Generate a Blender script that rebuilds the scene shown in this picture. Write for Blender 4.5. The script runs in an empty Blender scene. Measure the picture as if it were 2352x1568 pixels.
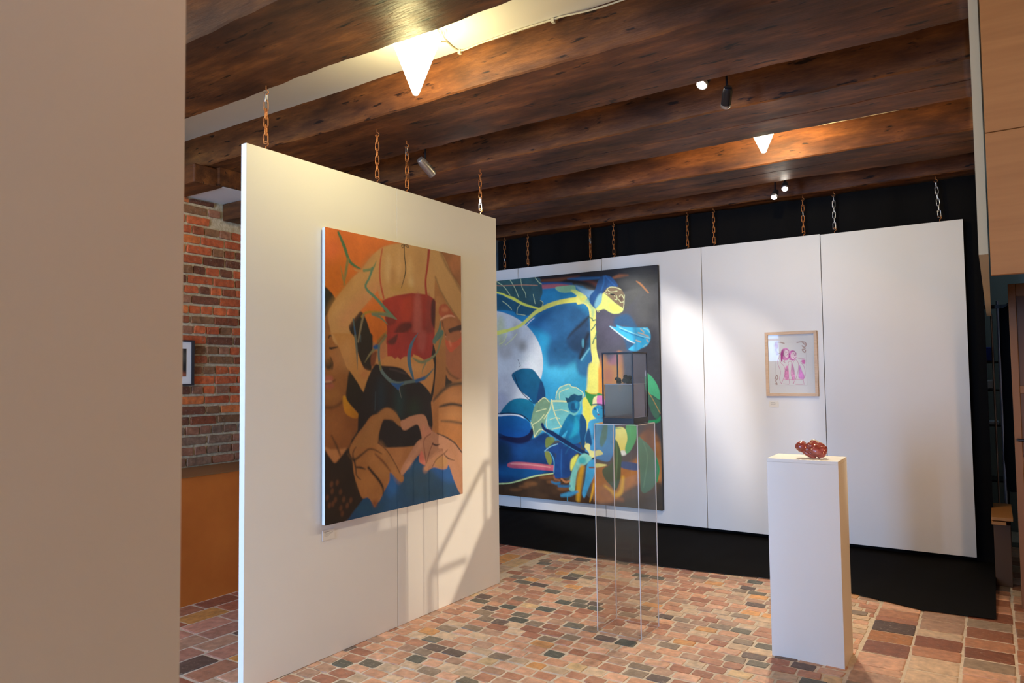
import bpy, bmesh, math, random
import numpy as np
from mathutils import Vector, Matrix, noise
random.seed(7); rng=np.random.default_rng(7)
S=bpy.context.scene; COL=S.collection
# ------------------------------------------------------------------ camera
F=1651.67; CX,CY=1176.,784.; CAM=np.array([0.,0.,1.5])
R=np.array([[0.83103622,-0.03629273,-0.55503301],[0.5560948,0.03318468,0.83045611],[-0.01172092,-0.99879008,0.04775987]])
cd=bpy.data.cameras.new('camera'); cam=bpy.data.objects.new('camera',cd); COL.objects.link(cam)
cd.sensor_width=36; cd.lens=F/2352*36; cd.clip_start=.02
x,y,z=R@[1,0,0],R@[0,-1,0],R@[0,0,-1]
cam.matrix_world=Matrix(((x[0],y[0],z[0],0),(x[1],y[1],z[1],0),(x[2],y[2],z[2],1.5),(0,0,0,1)))
cd.dof.use_dof=True; cd.dof.focus_distance=5.2; cd.dof.aperture_fstop=4.5
S.camera=cam
# ------------------------------------------------------------------ world, lights, exposure
w=bpy.data.worlds.new('sky'); S.world=w; w.use_nodes=True
w.node_tree.nodes['Background'].inputs[0].default_value=(.55,.72,1,1); w.node_tree.nodes['Background'].inputs[1].default_value=1.6
S.view_settings.view_transform='Standard'; S.view_settings.look='None'; S.view_settings.gamma=1
S.view_settings.exposure=0.55
S.cycles.transparent_max_bounces=40; S.view_settings.use_curve_mapping=False
def light(name,kind,loc,energy,color,target=None,**kw):
    l=bpy.data.lights.new(name,kind); l.energy=energy; l.color=color
    for k,v in kw.items(): setattr(l,k,v)
    o=bpy.data.objects.new(name,l); COL.objects.link(o); o.location=loc
    if target is not None: o.rotation_euler=(Vector(target)-Vector(loc)).to_track_quat('-Z','Y').to_euler()
    return o
WARM=(1,.80,.50)
# daylight entering through the shop window behind the camera
light('window_daylight','AREA',(-3.3,-4.3,1.3),860,(.32,.57,1),(-3.35,0,1.0),shape='RECTANGLE',size=3.2,size_y=2.3)
# cone lamps (bulb inside each translucent cone)
LAMP1=(-2.30,2.62,2.88); LAMP2=(-1.235,4.93,2.985)
light('lamp_bulb','POINT',(LAMP1[0],LAMP1[1],LAMP1[2]+.07),27,(1,.87,.38),shadow_soft_size=.03)
light('lamp_bulb','POINT',(LAMP2[0],LAMP2[1],LAMP2[2]+.037),46,(1,.78,.40),shadow_soft_size=.02)
FILL_NEAR=(-.35,1.45,2.93)  # unseen cone lamp added as warm fill for the near panel
light('lamp_bulb','POINT',(FILL_NEAR[0],FILL_NEAR[1],FILL_NEAR[2]+.05),10,(1,.50,.24),shadow_soft_size=.03)
FILL_LEFT=(-3.95,1.15,2.93)  # unseen cone lamp added to brighten the bricks and left passage
light('lamp_bulb','POINT',(FILL_LEFT[0],FILL_LEFT[1],FILL_LEFT[2]+.05),55,(1,.74,.44),shadow_soft_size=.03)
# spotlights: (lens position, target, energy, cone degrees, colour)
SPOTS=[((-1.23,3.68,3.03),(-1.9,1.6,0.0),70,80,(1,.86,.66)),
       ((-1.13,3.76,2.92),(-2.35,6.38,.95),70,42,(1,.90,.80)),
       ((-3.14,3.74,2.885),(-3.0,6.38,1.25),150,47,(1,.95,.92)),
       ((-1.33,5.93,2.965),(-1.0,3.6,0.0),85,85,(1,.86,.66)),
       ((-1.42,5.95,2.915),(-1.9,3.9,0.0),75,80,(1,.86,.66))]
for i,(p,t,e,a,c) in enumerate(SPOTS):
    d=(Vector(t)-Vector(p)).normalized()
    light('spot_bulb','SPOT',Vector(p)+d*.012,e,c,t,spot_size=math.radians(a),spot_blend=(.35 if i in (1,2) else 1.0),shadow_soft_size=.02)
# lamp in the stair hall to the right, it throws the shadow of the stair rail on the partition
HALL=(6.0,7.5,2.6)
light('hall_bulb','SPOT',HALL,1500,(1,.84,.62),(-3.03,4.0,.55),spot_size=math.radians(11.5),spot_blend=.9,shadow_soft_size=.045)

FILL_SPOT=(.95,3.55,1.32)  # unseen standing spot added to warm the plinth side and lower right panels
light('fill_spot_bulb','SPOT',FILL_SPOT,36,(1,.56,.26),(-.75,5.0,.75),spot_size=math.radians(84),spot_blend=.5,shadow_soft_size=.05)
light('store_fill','POINT',(.75,7.2,2.7),3,(.6,.85,1),shadow_soft_size=.05)  # cool fill light added to lift the far wall of the store room

# ------------------------------------------------------------------ helpers
def lin(c):
    c=np.asarray(c,float)/255.; return np.where(c<=.04045,c/12.92,((c+.055)/1.055)**2.4)
def new(name,me,mat=None,parent=None):
    o=bpy.data.objects.new(name,me); COL.objects.link(o)
    if mat and not me.materials: me.materials.append(mat)
    if parent: o.parent=parent
    return o
def obj(name,bm,mat=None,parent=None,smooth=False):
    me=bpy.data.meshes.new(name); bm.normal_update(); bm.to_mesh(me); bm.free()
    if smooth:
        for p in me.polygons: p.use_smooth=True
    return new(name,me,mat,parent)
def tag(o,label=None,cat=None,group=None,kind=None):
    if label: o['label']=label
    if cat: o['category']=cat
    if group: o['group']=group
    if kind: o['kind']=kind
    return o
def thing(name,label,cat,loc=(0,0,0),group=None):
    o=bpy.data.objects.new(name,None); COL.objects.link(o); o.location=loc; o.empty_display_size=.1
    return tag(o,label,cat,group)
def box(bm,a,b,bev=0):
    x0,y0,z0=[min(p,q) for p,q in zip(a,b)]; x1,y1,z1=[max(p,q) for p,q in zip(a,b)]
    v=[bm.verts.new(p) for p in ((x0,y0,z0),(x1,y0,z0),(x1,y1,z0),(x0,y1,z0),(x0,y0,z1),(x1,y0,z1),(x1,y1,z1),(x0,y1,z1))]
    fs=[bm.faces.new([v[i] for i in f]) for f in ((0,3,2,1),(4,5,6,7),(0,1,5,4),(1,2,6,5),(2,3,7,6),(3,0,4,7))]
    if bev:
        es=list({e for f in fs for e in f.edges}); bmesh.ops.bevel(bm,geom=es,offset=bev,segments=2,affect='EDGES',profile=.5)
def bx(name,a,b,mat,parent=None,bev=0,local=True):
    bm=bmesh.new()
    if parent is not None and local:
        l=parent.location; a=[p-q for p,q in zip(a,l)]; b=[p-q for p,q in zip(b,l)]
    box(bm,a,b,bev); return obj(name,bm,mat,parent)
def tube(bm,pts,r,seg=8,closed=False):
    pts=[Vector(p) for p in pts]; n=len(pts); rings=[]; prev=None
    for i,p in enumerate(pts):
        if closed: t=(pts[(i+1)%n]-pts[i-1]).normalized()
        else: t=(pts[min(i+1,n-1)]-pts[max(i-1,0)]).normalized()
        if prev is None:
            u=t.orthogonal().normalized()
        else:
            u=(prev-t*prev.dot(t)).normalized()
        prev=u; v=t.cross(u)
        rr=r[i] if hasattr(r,'__len__') else r
        rings.append([bm.verts.new(p+(u*math.cos(2*math.pi*k/seg)+v*math.sin(2*math.pi*k/seg))*rr) for k in range(seg)])
    for i in range(n if closed else n-1):
        a,b=rings[i],rings[(i+1)%n]
        for k in range(seg): bm.faces.new((a[k],a[(k+1)%seg],b[(k+1)%seg],b[k]))
    if not closed: bm.faces.new(rings[0][::-1]); bm.faces.new(rings[-1])
def lathe(bm,prof,seg=40,M=None,cap=True):
    rings=[]
    for r,zz in prof:
        ring=[]
        for k in range(seg):
            p=Vector((r*math.cos(2*math.pi*k/seg),r*math.sin(2*math.pi*k/seg),zz))
            ring.append(bm.verts.new(M@p if M else p))
        rings.append(ring)
    for a,b in zip(rings,rings[1:]):
        for k in range(seg): bm.faces.new((a[k],a[(k+1)%seg],b[(k+1)%seg],b[k]))
    if cap: bm.faces.new(rings[0][::-1]); bm.faces.new(rings[-1])
# ------------------------------------------------------------------ materials
def mat(name,color=(.8,.8,.8),rough=.5,metal=0,**kw):
    m=bpy.data.materials.new(name); m.use_nodes=True; nt=m.node_tree; b=nt.nodes['Principled BSDF']
    b.inputs['Base Color'].default_value=(*color,1); b.inputs['Roughness'].default_value=rough; b.inputs['Metallic'].default_value=metal
    for k,v in kw.items(): b.inputs[k].default_value=v
    return m
def N(m,t,**kw):
    n=m.node_tree.nodes.new(t)
    for k,v in kw.items(): setattr(n,k,v)
    return n
def L(m,a,b): m.node_tree.links.new(a,b)
def bsdf(m): return m.node_tree.nodes['Principled BSDF']
def noise_tex(m,scale,detail=4,mapscale=None,rough=.55,coord='Object'):
    tc=N(m,'ShaderNodeTexCoord'); n=N(m,'ShaderNodeTexNoise'); n.inputs['Scale'].default_value=scale; n.inputs['Detail'].default_value=detail; n.inputs['Roughness'].default_value=rough
    if mapscale:
        mp=N(m,'ShaderNodeMapping'); mp.inputs['Scale'].default_value=mapscale; L(m,tc.outputs[coord],mp.inputs[0]); L(m,mp.outputs[0],n.inputs[0])
    else: L(m,tc.outputs[coord],n.inputs[0])
    return n
def ramp(m,src,stops):
    r=N(m,'ShaderNodeValToRGB'); e=r.color_ramp.elements
    while len(e)<len(stops): e.new(.5)
    for q,(p,c) in zip(e,stops): q.position=p; q.color=(*c,1)
    L(m,src,r.inputs[0]); return r
def bump(m,src,strength=.3,dist=.01):
    b=N(m,'ShaderNodeBump'); b.inputs['Strength'].default_value=strength; b.inputs['Distance'].default_value=dist
    L(m,src,b.inputs['Height']); L(m,b.outputs[0],bsdf(m).inputs['Normal']); return b
def mixc(m,fac,a,b,mode='MIX'):
    n=N(m,'ShaderNodeMix',data_type='RGBA',blend_type=mode)
    if isinstance(fac,float): n.inputs[0].default_value=fac
    else: L(m,fac,n.inputs[0])
    for i,v in ((6,a),(7,b)):
        if isinstance(v,tuple): n.inputs[i].default_value=(*v,1)
        else: L(m,v,n.inputs[i])
    return n.outputs[2]
def paintwhite(name,c,rough=.55):
    m=mat(name,c,rough); n=noise_tex(m,260,3); bump(m,n.outputs[0],.04,.002)
    n2=noise_tex(m,1.6,3); r=ramp(m,n2.outputs[0],[(.3,tuple(v*.97 for v in c)),(.7,c)]); L(m,r.outputs[0],bsdf(m).inputs['Base Color']); return m
M_panel=paintwhite('panel_white',(.80,.78,.74)); M_edge=mat('panel_edge',(.84,.84,.84),.5)
M_plinth=paintwhite('plinth_white',(.80,.79,.76),.5)
M_ceil=paintwhite('ceiling_plaster',(.74,.70,.63),.8)
M_plaster=paintwhite('wall_plaster',(.62,.56,.48),.8)
def woodbeam(name,c0,c1,c2):
    m=mat(name,c1,.55); 
    n=noise_tex(m,2.4,7,(1,5,5),.68); r=ramp(m,n.outputs[0],[(.30,c0),(.52,c1),(.72,c2)])
    n2=noise_tex(m,1.4,3,(1,2.2,2.2)); r2=ramp(m,n2.outputs[0],[(.36,(.42,.40,.42)),(.62,(1.2,1.12,1.05))])
    c=mixc(m,1.0,r.outputs[0],r2.outputs[0],'MULTIPLY')
    v=noise_tex(m,7,3,(1,4.5,4.5)); rv=ramp(m,v.outputs[0],[(.31,(.14,.11,.10)),(.37,(1,1,1))]); c=mixc(m,1.0,c,rv.outputs[0],'MULTIPLY')
    L(m,c,bsdf(m).inputs['Base Color'])
    rr=ramp(m,n2.outputs[0],[(.3,(.62,.62,.62)),(.7,(.46,.46,.46))]); L(m,rr.outputs[0],bsdf(m).inputs['Roughness'])
    n3=noise_tex(m,14,8,(1,6,6),.7); ad=N(m,'ShaderNodeMath',operation='ADD'); L(m,n3.outputs[0],ad.inputs[0]); L(m,v.outputs[0],ad.inputs[1]); bump(m,ad.outputs[0],.35,.006); bsdf(m).inputs['Specular IOR Level'].default_value=.28
    return m
M_beam=woodbeam('beam_wood',(.055,.017,.006),(.145,.049,.013),(.30,.108,.024))
M_ply=mat('plywood',(.42,.2,.06),.6); n=noise_tex(M_ply,2.2,5,(1,1,14)); r=ramp(M_ply,n.outputs[0],[(.3,(.40,.155,.030)),(.7,(.50,.205,.045))]); L(M_ply,r.outputs[0],bsdf(M_ply).inputs['Base Color'])
M_plyedge=mat('plywood_edge',(.55,.44,.26),.6)
M_black=mat('black_curtain_cloth',(.007,.0065,.0065),.95); bsdf(M_black).inputs['Specular IOR Level'].default_value=.1
n=noise_tex(M_black,400,2); bump(M_black,n.outputs[0],.2,.002)
M_metalblack=mat('black_metal',(.012,.012,.016),.35,.3)
M_satin=mat('satin_grey_metal',(.55,.55,.57),.35,.9)
M_steel=mat('steel',(.62,.62,.64),.28,1)
M_rust=mat('rusty_chain',(.5,.16,.04),.45,.55); n=noise_tex(M_rust,60,3); r=ramp(M_rust,n.outputs[0],[(.35,(.33,.085,.02)),(.62,(.62,.24,.06)),(.8,(.75,.5,.3))]); L(M_rust,r.outputs[0],bsdf(M_rust).inputs['Base Color'])
M_cable=mat('cable_white',(.62,.56,.42),.5)
M_mortar=mat('mortar',(.46,.38,.30),.95); n=noise_tex(M_mortar,30,5); r=ramp(M_mortar,n.outputs[0],[(.3,(.58,.48,.37)),(.7,(.76,.65,.52))]); L(M_mortar,r.outputs[0],bsdf(M_mortar).inputs['Base Color']); bump(M_mortar,n.outputs[0],.4,.006)
M_wmortar=mat('wall_mortar',(.42,.34,.23),.95); n=noise_tex(M_wmortar,40,5); r=ramp(M_wmortar,n.outputs[0],[(.3,(.40,.30,.17)),(.7,(.64,.53,.35))]); L(M_wmortar,r.outputs[0],bsdf(M_wmortar).inputs['Base Color']); bump(M_wmortar,n.outputs[0],.6,.01)
def attrmat(name,rough,spec=.5,nscale=0,namp=.25,bumpd=0,dust=None):
    m=mat(name,(1,1,1),rough); a=N(m,'ShaderNodeAttribute',attribute_name='Col'); c=a.outputs['Color']
    if nscale:
        n=noise_tex(m,nscale,5,coord='Object' ); r=ramp(m,n.outputs[0],[(.3,(1-namp,)*3),(.7,(1+namp*.6,)*3)]); c=mixc(m,1.0,c,r.outputs[0],'MULTIPLY')
        if dust:
            n2=noise_tex(m,nscale*2.3,6,rough=.75); r2=ramp(m,n2.outputs[0],[(.56,(0,0,0)),(.68,(.55,.55,.55))]); c=mixc(m,r2.outputs[0],c,dust)
        if bumpd: bump(m,n.outputs[0],.5,bumpd)
    L(m,c,bsdf(m).inputs['Base Color']); bsdf(m).inputs['Specular IOR Level'].default_value=spec; return m
M_tile=attrmat('worn_clay_tile',.52,.45,22,.30,.004,(.50,.42,.33))
M_brick=attrmat('old_brick',.85,.3,26,.38,.008,(.38,.31,.22))
M_canvas=attrmat('oil_paint',.5,.35,90,.06,.0008)
M_canvas2=attrmat('oil_paint_blue',.45,.35,60,.06,.0008)
M_print=attrmat('ink_print',.8,.2)
M_orange=mat('orange_plaster',(.36,.11,.015),.75); n=noise_tex(M_orange,3,4); r=ramp(M_orange,n.outputs[0],[(.3,(.50,.12,.008)),(.7,(.60,.16,.014))]); L(M_orange,r.outputs[0],bsdf(M_orange).inputs['Base Color'])
M_ledge=mat('brown_ledge',(.24,.11,.035),.45)
M_paleframe=mat('pale_wood_frame',(.66,.44,.26),.5); n=noise_tex(M_paleframe,12,3,(1,1,9)); r=ramp(M_paleframe,n.outputs[0],[(.3,(.58,.38,.22)),(.7,(.70,.48,.29))]); L(M_paleframe,r.outputs[0],bsdf(M_paleframe).inputs['Base Color'])
M_paper=mat('paper',(.78,.76,.73),.8)
M_darkwood=mat('dark_frame',(.02,.018,.025),.4)
M_doorwood=mat('door_wood',(.20,.085,.028),.5)
def thinglass(name,tint=(1,1,1),fac=.10,rough=.02,ior=1.45):
    m=bpy.data.materials.new(name); m.use_nodes=True; nt=m.node_tree; nt.nodes.remove(nt.nodes['Principled BSDF']); out=nt.nodes['Material Output']
    t=N(m,'ShaderNodeBsdfTransparent'); t.inputs[0].default_value=(*tint,1); g=N(m,'ShaderNodeBsdfGlossy'); g.inputs['Roughness'].default_value=rough
    fr=N(m,'ShaderNodeFresnel'); fr.inputs[0].default_value=ior; ad0=N(m,'ShaderNodeMath',operation='ADD'); ad0.inputs[1].default_value=fac; L(m,fr.outputs[0],ad0.inputs[0])
    ge=N(m,'ShaderNodeNewGeometry'); iv=N(m,'ShaderNodeMath',operation='SUBTRACT'); iv.inputs[0].default_value=1; L(m,ge.outputs['Backfacing'],iv.inputs[1]); ad=N(m,'ShaderNodeMath',operation='MULTIPLY'); L(m,ad0.outputs[0],ad.inputs[0]); L(m,iv.outputs[0],ad.inputs[1])
    mx=N(m,'ShaderNodeMixShader'); L(m,ad.outputs[0],mx.inputs[0]); L(m,t.outputs[0],mx.inputs[1]); L(m,g.outputs[0],mx.inputs[2]); L(m,mx.outputs[0],out.inputs[0]); return m
M_glass=thinglass('clear_glass',(.97,.98,.98),.0,.02,1.28)
M_acryl=thinglass('acrylic_sheet',(.95,.94,.93),.015,.03)
M_case=thinglass('vitrine_glass',(.86,.86,.90),.05)
M_mirror=thinglass('mirror_acrylic',(.5,.5,.52),.42,.04)
M_acryledge=mat('acrylic_edge',(.78,.74,.72),.15); bsdf(M_acryledge).inputs['Alpha'].default_value=.75
def emis(name,c,s,mix=None):
    m=bpy.data.materials.new(name); m.use_nodes=True; nt=m.node_tree; nt.nodes.remove(nt.nodes['Principled BSDF']); out=nt.nodes['Material Output']
    e=N(m,'ShaderNodeEmission'); e.inputs[0].default_value=(*c,1); e.inputs[1].default_value=s
    if mix:
        t=N(m,'ShaderNodeBsdfTransparent'); x=N(m,'ShaderNodeMixShader'); x.inputs[0].default_value=mix; L(m,t.outputs[0],x.inputs[1]); L(m,e.outputs[0],x.inputs[2]); L(m,x.outputs[0],out.inputs[0])
    else: L(m,e.outputs[0],out.inputs[0])
    return m
M_cone=emis('glowing_frosted_cone',(1,.90,.66),9,.55); M_lens=emis('spot_lens',(1,.93,.80),60)

# ------------------------------------------------------------------ room shell
def struct(o): o['kind']='structure'; return o
FL=struct(bx('floor',(-6.0,-4.2,-.06),(7.2,8.4,0),M_mortar))
struct(bx('ceiling',(-6.0,-4.2,3.22),(7.2,8.4,3.30),M_ceil))
WL=struct(bx('wall_left',(-5.2,-4.2,0),(-4.98,5.25,3.22),M_wmortar))
struct(bx('wall_left_lower',(-4.98,-4.2,0),(-4.51,5.25,.846),M_orange))
struct(bx('trim_ledge',(-4.98,-4.2,.846),(-4.50,5.25,.852),M_ledge))
struct(bx('trim_soffit',(-4.98,3.08,2.87),(-4.52,5.25,3.22),M_ceil))
struct(bx('wall_left_rear',(-6.0,5.25,0),(-5.8,8.4,3.22),M_plaster)); struct(bx('wall_left_return',(-5.8,5.25,0),(-5.2,5.35,3.22),M_plaster))
struct(bx('wall_far',(-5.8,8.2,0),(7.2,8.4,3.22),mat('dim_teal_plaster',(.22,.26,.26),.8)))
struct(bx('wall_right',(7.0,-4.2,0),(7.2,8.2,3.22),M_plaster))
struct(bx('wall_side_blocker',(.5,-4.0,0),(.62,2.9,3.22),M_ply))  # unseen wall added to block window light and bounce orange onto the panels
# back wall with the shop window
bm=bmesh.new()
box(bm,(-4.98,-4.2,0),(-4.9,-4.0,3.22)); box(bm,(-4.9,-4.2,0),(-1.6,-4.0,.15)); box(bm,(-4.9,-4.2,.15),(-3.95,-4.0,1.72)); box(bm,(-4.9,-4.2,2.75),(-1.6,-4.0,3.22)); box(bm,(-3.95,-4.2,.15),(-3.05,-4.0,2.75)); box(bm,(-1.6,-4.2,0),(7.0,-4.0,3.22))
struct(obj('wall_back',bm,M_plaster))
M_wf=mat('window_frame_white',(.6,.6,.6),.5); M_wg=thinglass('window_glass',(.96,.98,1),0)
for nm,xa,xb,zb in (('window_1',-4.9,-3.95,1.72),('window_2',-3.05,-1.6,.15)):
    WN=struct(thing(nm,None,None,((xa+xb)/2,-4.1,zb))); hw=(xb-xa)/2; hh=2.75-zb; bm=bmesh.new()
    for xx in (-hw,-.03,hw-.05): box(bm,(xx,-.03,0),(xx+.05,.03,hh))
    for zz in ((0,.9,1.75,2.55) if hh>2 else (0,.5,.98)): box(bm,(-hw,-.028,zz),(hw,.028,zz+.05))
    obj('window_frame',bm,M_wf,WN)
    bm=bmesh.new(); box(bm,(-hw,-.004,0),(hw,.004,hh)); obj('glass_pane',bm,M_wg,WN)

# timber beams
def beam(name,x0,x1,y0,y1,z0,z1,label,groove=None,seed=0,dy=None,parent=None):
    bm=bmesh.new(); nx=int((x1-x0)/.045)
    prof=[]
    def seg(a,b,n): return [(a[0]+(b[0]-a[0])*i/n,a[1]+(b[1]-a[1])*i/n) for i in range(n)]
    c=.008
    prof+=seg((y0,z1),(y0,z0+c),4)+[(y0,z0+c)]
    if groove:
        g=y0+(y1-y0)*groove
        prof+=seg((y0+c,z0),(g-.007,z0),4)+[(g-.007,z0),(g,z0+.06),(g+.007,z0)]+seg((g+.007,z0),(y1-c,z0),4)[1:]+[(y1-c,z0)]
    else: prof+=seg((y0+c,z0),(y1-c,z0),8)+[(y1-c,z0)]
    prof+=seg((y1,z0+c),(y1,z1),3)+[(y1,z1)]
    rows=[]
    for i in range(nx+1):
        xx=x0+(x1-x0)*i/nx; row=[]
        off=dy(xx) if dy else 0
        for j,(yy,zz) in enumerate(prof):
            k=noise.noise(Vector((xx*1.1,yy*2.+seed*7,zz*2)))*.010+noise.noise(Vector((xx*7,yy*9+seed,zz*9)))*.004
            k2=noise.noise(Vector((xx*1.3+31,yy*2+seed,zz)))*.010+noise.noise(Vector((xx*9+5,yy*9,zz*9+seed)))*.005
            dz=k2 if zz<z1-.01 else 0
            row.append(bm.verts.new((xx,yy+k+off,zz+dz)))
        rows.append(row)
    for a,b in zip(rows,rows[1:]):
        for j in range(len(prof)-1): bm.faces.new((a[j],b[j],b[j+1],a[j+1]))
    sharp={j for j in range(len(prof)) if abs(prof[j][1]-(z0+c))<1e-6 or abs(prof[j][0]-(y0+c))<1e-6 or abs(prof[j][0]-(y1-c))<1e-6 or (groove and abs(prof[j][0]-(y0+(y1-y0)*groove))<.0075)}
    for rw,rn in zip(rows,rows[1:]):
        for j in sharp:
            ed=bm.edges.get((rw[j],rn[j]))
            if ed: ed.smooth=False
    bm.faces.new(rows[0][::-1]); bm.faces.new(rows[-1])
    return tag(obj(name,bm,M_beam,parent,True),label,'beam','timber ceiling beams')
bends=lambda x: .0
beam('ceiling_beam',-4.95,.48,.55,1.14,3.0,3.225,'rough dark timber ceiling beam directly over the near white panel, foremost of all beams',seed=1)
beam('ceiling_beam',-4.95,.48,1.80,2.36,3.0,3.225,'rough brown timber ceiling beam just in front of the big glowing cone lamp, cut by the top edge',seed=2)
beam('ceiling_beam',-4.95,-.03,2.96,3.585,3.0,3.225,'glossy timber ceiling beam directly behind the big glowing cone lamp, lit orange',seed=3)
beam('ceiling_beam',-4.5,-.03,4.05,4.64,3.0,3.225,'timber ceiling beam with one long crack beneath, in front of the small cone lamp',groove=.52,seed=4)
beam('ceiling_beam',-4.5,-.03,5.27,5.84,3.0,3.225,'timber ceiling beam lit golden right behind the small cone lamp',groove=.45,seed=5)
beam('ceiling_beam',-4.5,-.03,6.355,6.92,3.0,3.225,'darkest timber ceiling beam at the back, carrying the chains of the far white panels',seed=6)
tag(bx('wall_plate_timber',(-4.7,3.04,2.872),(-4.515,6.3,3.0),M_beam),'dark timber running along the white soffit edge above the brick wall','beam').location.x=.012
tag(bx('timber_corbel',(-4.98,2.86,2.862),(-4.53,3.078,2.995),M_beam,bev=.01),'dark timber block under the beam end beside the brick wall','block')
tag(bx('lintel_end',(-4.965,3.38,2.735),(-4.72,3.60,2.868),M_beam,bev=.006),'short dark timber stub sticking out of the brick wall below the soffit','block')
struct(bx('trim_header',(-.028,2.96,1.9),(.0,6.35,3.22),M_plyedge))
FA=thing('plywood_fascia','orange-brown plywood board closing the ceiling at upper right above the dark doorway','board',(.8,2.93,1.82))
bx('board',(.005,2.90,2.306),(1.6,2.93,3.22),M_ply,FA,.001); bx('board',(.005,2.90,1.82),(1.6,2.93,2.303),M_ply,FA,.001)

# ------------------------------------------------------------------ floor pieces
def colmesh(name,V,Fc,C):
    me=bpy.data.meshes.new(name); me.from_pydata(V,[],Fc); a=me.color_attributes.new('Col','FLOAT_COLOR','POINT')
    a.data.foreach_set('color',np.c_[np.array(C),np.ones(len(C))].ravel().astype(np.float32)); return me
PAL=[((205,158,128),6),((196,146,114),7),((176,124,96),5),((158,104,78),3.2),((196,168,138),5),((136,116,96),2.4),((106,98,82),1.8),((96,78,68),1.6),((206,148,88),1.2),((170,134,110),5),((84,84,72),.9),((208,176,130),1.0)]
PW=np.array([p[1] for p in PAL]); PW=PW/PW.sum()
def tilecol(dark=0):
    c=lin(PAL[rng.choice(len(PAL),p=PW)][0])*rng.uniform(.88,1.12)*1.18+.015
    if dark: c=c*np.array([.62,.5,.42])
    return np.clip(c,0,.82)
def piece(cx,cy,hx,hy,h,c,jit=.006,cut=.22,up=True,z0=-.006):
    m=min(hx,hy)*cut; k=[rng.uniform(.5,1.3)*m for _ in range(4)]
    P=[(-hx+k[0],-hy),(hx-k[1],-hy),(hx,-hy+k[1]),(hx,hy-k[2]),(hx-k[2],hy),(-hx+k[3],hy),(-hx,hy-k[3]),(-hx,-hy+k[0])]
    P=[(p[0]+rng.uniform(-jit,jit)*.6,p[1]+rng.uniform(-jit,jit)*.6) for p in P]
    tz=rng.uniform(-.0012,.0012,3)
    V=[(cx+px,cy+py,z0) for px,py in P]+[(cx+px*1.0,cy+py*1.0,h*.55) for px,py in P]+[(cx+px*.95,cy+py*.94,h+tz[0]*px/hx+tz[1]*py/hy) for px,py in P]
    Fc=[(i,(i+1)%8,8+(i+1)%8,8+i) for i in range(8)]+[(8+i,8+(i+1)%8,16+(i+1)%8,16+i) for i in range(8)]+[tuple(range(16,24))]
    return V,Fc,[c]*24
pieces=[]
def inview(x,y):
    q=R.T@(np.array([x,y,0.])-CAM)
    if q[2]<.3: return 0
    u,v=CX+F*q[0]/q[2],CY+F*q[1]/q[2]
    return (u,v) if (-60<u<2420 and v<1640) else 0
def hidden(u,v,x,y):
    if u<405: return True
    if 552<u<1144 and x<-3.05: return True      # behind the partition
    return False
# small pavers, middle field
yy=2.2; r=0
while yy<6.9:
    ry=rng.uniform(.082,.094); xx=-3.06+rng.uniform(-.1,.0)
    while xx<-.66:
        wx=rng.uniform(.10,.142)
        if xx+wx>-.66: wx=-.66-xx
        if wx>.03: pieces.append((xx+wx/2,yy+ry/2,wx/2-.0072,ry/2-.0062,0))
        xx+=wx
    yy+=ry
# big tiles, right
cols=[-.655,-.425,-.19,.045,.28,.51]
for a,b in zip(cols,cols[1:]):
    yy=2.2+rng.uniform(0,.1)
    while yy<7.5:
        ry=rng.uniform(.15,.22) if rng.random()<.8 else rng.uniform(.09,.12)
        pieces.append(((a+b)/2,yy+ry/2,(b-a)/2-.007,ry/2-.006,1)); yy+=ry
# big tiles, left passage (running along the wall)
xx=-4.50
while xx<-3.18:
    wx=min(rng.uniform(.15,.19),-3.17-xx); yy=1.3+rng.uniform(0,.25)
    while yy<6.0:
        ry=rng.uniform(.21,.29); 
        if wx>.05: pieces.append((xx+wx/2,yy+ry/2,wx/2-.008,ry/2-.008,1))
        yy+=ry
    xx+=wx
cand=[]
for p in pieces:
    uv=inview(p[0],p[1]); s=0
    if uv and not hidden(*uv,p[0],p[1]):
        d=math.hypot(p[0],p[1]); s=p[2]*p[3]/d**3 if (p[1]<5.35 or p[0]>-.05) else 0
    cand.append(s)
order=np.argsort(cand)[::-1]; SV,SF,SC=[],[],[]
for rank,i in enumerate(order):
    cx,cy,hx,hy,big=pieces[i]
    dark= big and cx>-.7 and rng.random()<.35
    c=tilecol(dark)
    if big and cx<-3.4 and rng.random()<.6: c=np.clip(lin([(176,110,84),(190,140,120),(150,92,70),(206,150,84)][rng.integers(4)])*rng.uniform(.8,1.3),0,1)
    hgt=.003+rng.uniform(-.001,.0015)
    V,Fc,C=piece(cx,cy,hx,hy,hgt,c,cut=.20 if not big else .10,jit=.007)
    if rank<300 and cand[i]>0:
        o=new('tile',colmesh('tile',V,Fc,C),M_tile,FL)
    else:
        b=len(SV); SV+=V; SC+=C; SF+=[tuple(b+q for q in f) for f in Fc]
o=new('tiles_rest',colmesh('tiles_rest',SV,SF,SC),M_tile,FL); o['kind']='stuff'

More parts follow.
